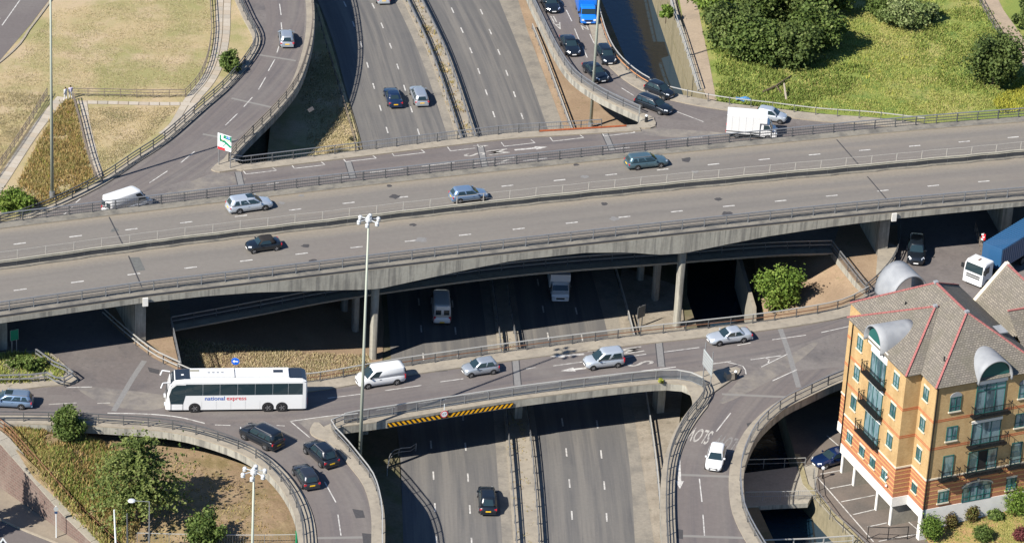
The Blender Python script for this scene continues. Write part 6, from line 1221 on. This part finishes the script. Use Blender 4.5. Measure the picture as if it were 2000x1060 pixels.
r = empty('warning_sign', P(6, 1078, 0), .2, 'white triangular sign at the lower left edge of the street', 'road sign'); MB().tube((0, 0, 0), (0, 0, 1.5), .04).build('post', mSteel, r); MB().add([(-.5, -.05, .9), (.5, -.05, .9), (0, -.05, 1.75)], [(0, 1, 2)]).build('panel', mSWhite, r); MB().add([(-.25, -.06, 1.0), (.25, -.06, 1.0), (0, -.06, 1.45)], [(0, 1, 2)]).build('symbol', mTrim, r)
r = empty('marker_post', P(1247, 240, ZR), .3, 'narrow white marker sign at the tip of the slip road island', 'road sign'); MB().tube((0, 0, 0), (0, 0, 1.3), .05).build('post', mSteel, r); MB().box((0, -.04, 1.7), (.16, .04, 1.0)).build('panel', mSBack, r)
for x, y, lb in ((1262, 238, 'rounded grey bollard on the tip of the slip road island'), (1436, 738, 'small dark bollard on the kerb of the large sign island')): r = empty('traffic_bollard', P(x, y, ZR+.15), 0, lb, 'bollard'); MB().tube((0, 0, 0), (0, 0, .75), .2, .16, 10).build('body', mTrim, r); MB().ball((0, 0, .75), .17, 10, 6).build('cap', mSWhite, r)
b = P(1424, 738, ZR+.15); r = MB().box((0, 0, .35), (.95, .8, .7), .4, 0, .9).build('concrete_block', mFoot, None, loc=b); tag(r, 'pale concrete block on the island beside the large sign', 'block')
r = empty('chevron_marker', P(1918, 486, ZR+.05), -.3, 'small red and white marker board behind the lorry cab', 'road sign'); MB().tube((0, 0, 0), (0, 0, 2.0), .05).build('post', mSteel, r); MB().box((0, -.03, 1.5), (.45, .04, .75)).build('panel', mSRed, r)
for k in range(3): MB().box((-.12+.12*(k % 2), -.056, 1.2+.3*k), (.24, .01, .2)).build('white_square', mSWhite, r)
railing('roadside_fence', 'short weathered fence at the far kerb behind the lorry', PP([(1904, 452), (1912, 480), (1916, 500)], ZR), 1.2, [(1.15, .08, .1, mWood), (.6, .06, .08, mWood)], 1.2, (.1, .1), mp=mWood, cat='fence')
for x, y, col_, hh, lb in ((228, 1100, mSWhite, 6.0, 'leaning white post beside the narrow path on the bank'), (250, 1100, mSteelDk, 5.6, 'dark post beside the narrow path on the bank')):
    r = empty('path_post', P(x, y, 2.3), 0, lb, 'post'); MB().tube((0, 0, 0), (-.25 if col_ is mSWhite else -.1, 0, hh), .12, .07, 8).build('post', col_, r); MB().box((0, 0, .02), (.4, .4, .1)).build('foot_plate', mSteel, r)
railing('bank_fence', 'pale rail fence across the dry bank at the bottom edge', PP([(268, 1058), (340, 1060), (430, 1062), (520, 1062), (578, 1061)], 3.15), 1.1, [(1.05, .06, .06, S3)], 3.0, (.06, .06), mp=S1, cat='fence', infill=(.1, 1.02, .25, .02, S1))
r = MB().tube((0, 0, 0), (0, 0, 1.5), .12, .12, 10).tube((0, 0, 1.5), (0, 0, 1.6), .15, .15, 10).build('fence_post', mat('green_post', (.01, .2, .09), .5), None, loc=P(579, 1064, 3.1)); tag(r, 'thick green post at the end of the pale rail fence', 'post')
pa = sheet('bank_path', [(232, 1000), (262, 1000), (268, 1110), (222, 1110)], 2.75, mPathC, None)
for v_ in pa.data.vertices: v_.co.z = zm(v_.co.x, v_.co.y)+.07
tag(pa, kind='structure')
# people
def person(px, py, z, rz, shirt, legs, hair, label, stride=.22):
    b = P(px, py, z); root = empty('person', b, rz, label, 'person', None); bm = bpy.data.meshes.new('body'); s = stride
    J = dict(pel=(0, 0, .95), chest=(0, .0, 1.28), neck=(.02, 0, 1.47), head=(.04, 0, 1.60), top=(.04, 0, 1.72), hl=(0, .1, .9), kl=(s*.6, .1, .5), al=(s*.7, .1, .09), tl=(s*.7+.16, .1, .05), hr=(0, -.1, .9), kr=(-s*.2, -.1, .5), ar=(-s*1.1, -.1, .13), tr=(-s*1.1+.14, -.1, .05), sl=(0, .19, 1.40), el=(-.1, .25, 1.12), wl=(.04, .25, .88), fl=(.1, .24, .78), sr=(0, -.19, 1.40), er=(.02, -.25, 1.12), wr=(.18, -.23, .92), fr=(.24, -.22, .83))
    R = dict(pel=.15, chest=.155, neck=.06, head=.105, top=.07, hl=.1, kl=.068, al=.048, tl=.04, hr=.1, kr=.068, ar=.048, tr=.04, sl=.075, el=.052, wl=.036, fl=.04, sr=.075, er=.052, wr=.036, fr=.04)
    ks = list(J); ed = [('pel', 'chest'), ('chest', 'neck'), ('neck', 'head'), ('head', 'top'), ('pel', 'hl'), ('hl', 'kl'), ('kl', 'al'), ('al', 'tl'), ('pel', 'hr'), ('hr', 'kr'), ('kr', 'ar'), ('ar', 'tr'), ('chest', 'sl'), ('sl', 'el'), ('el', 'wl'), ('wl', 'fl'), ('chest', 'sr'), ('sr', 'er'), ('er', 'wr'), ('wr', 'fr')]
    bm.from_pydata([J[k] for k in ks], [(ks.index(a), ks.index(c_)) for a, c_ in ed], []); o = link('body', bm, root); o.modifiers.new('skin', 'SKIN')
    for k, sv in zip(ks, o.data.skin_vertices[0].data): sv.radius = (R[k], R[k]); sv.use_root = k == 'pel'
    ss = o.modifiers.new('sub', 'SUBSURF'); ss.levels = 1; ss.render_levels = 1; dg = bpy.context.evaluated_depsgraph_get(); me = bpy.data.meshes.new_from_object(o.evaluated_get(dg)); o.modifiers.clear(); o.data = me
    me.materials.clear(); [me.materials.append(q) for q in (mSkin, shirt, legs, hair)]
    for p in me.polygons:
        c_ = p.center; p.use_smooth = True; p.material_index = 3 if (c_.z > 1.66 or (c_.z > 1.55 and c_.x < .02)) else 0 if (c_.z > 1.46 or (abs(c_.y) > .19 and c_.z < .93)) else 1 if c_.z > .98 or abs(c_.y) > .19 else 2
    return root
cW = mat('white_cloth', (.7, .69, .68), .9); cL = mat('lilac_cloth', (.55, .52, .68), .9); cD = mat('dark_trousers', (.02, .022, .03), .9); cR = mat('dark_red_top', (.14, .02, .05), .9); cN = mat('navy_jacket', (.015, .02, .05), .9); hD = mat('dark_hair', (.015, .012, .01), .8)
person(138, 193, FZ, 2.0, cL, cW, hD, 'person in pale lilac clothes on the path by the field fence'); person(128, 196, FZ, 2.4, cW, cW, hD, 'person dressed in white bending slightly beside the path junction', .12)
q = P(256, 1064, 2.5); o = person(256, 1064, 2.5, 1.4, cN, cD, hD, 'person in a dark jacket walking up the path on the bank'); o.location.z = zm(q.x, q.y)+.09

railing('safety_netting', 'low orange netting along the base of the upper bridge railing', resample(offset([p for p in e7 if 1050 < pxx(p) < 1240][::-1], -.45, .13), 1.2), .3, [(.16, .03, .2, mat('orange_netting', (.42, .12, .05), .8, noise=(3, .3)))], 2.6, (.04, .04), mp=mRust, cat='netting')
m = MB(); a, b_, c_ = P(1490, 180, 5.7), P(1516, 168, 5.9), P(1545, 148, 5.75); m.tube(a, b_, .16, .14, 7); m.tube(b_, c_, .14, .08, 7); m.tube(b_, P(1526, 182, 5.8), .09, .05, 6); tag(m.build('fallen_branch', mBark), 'brown fallen branch lying in the rough grass behind the small silver car', 'branch')
q = P(1451, 196, 5.62); m = MB(); N = 7
for i in range(N):
    for j in range(4): m.v.append((q.x+(i-3)*.3+.05*math.sin(j), q.y+(j-1.5)*.35+.1*math.sin(i*1.7), q.z+.18+.1*math.sin(i*1.3+j)))
for i in range(N-1):
    for j in range(3): m.f.append([i*4+j, (i+1)*4+j, (i+1)*4+j+1, i*4+j+1]); m.m.append(0)
tag(m.build('plastic_sheet', mat('blue_plastic', (.08, .22, .45), .4)), 'crumpled blue plastic sheet by the rail at the grass edge', 'sheet')
m = MB(); m.tube(P(1536, 196, 5.6), P(1530, 178, 5.6)+V((0, 0, 1.0)), .16, .1, 7); tag(m.build('dead_stump', mat('bleached_wood', (.30, .26, .2), .9, noise=(4, .2))), 'pale leaning dead stump at the rail above the small silver car', 'stump')

for x, y in ((284, 582), (1747, 417)):
    b = P(x, y, ZF); MB().box((b.x, b.y-.06, ZF-.42), (.55, .14, .95), FAZ).build('joint_cover', mWhiteR, fly)
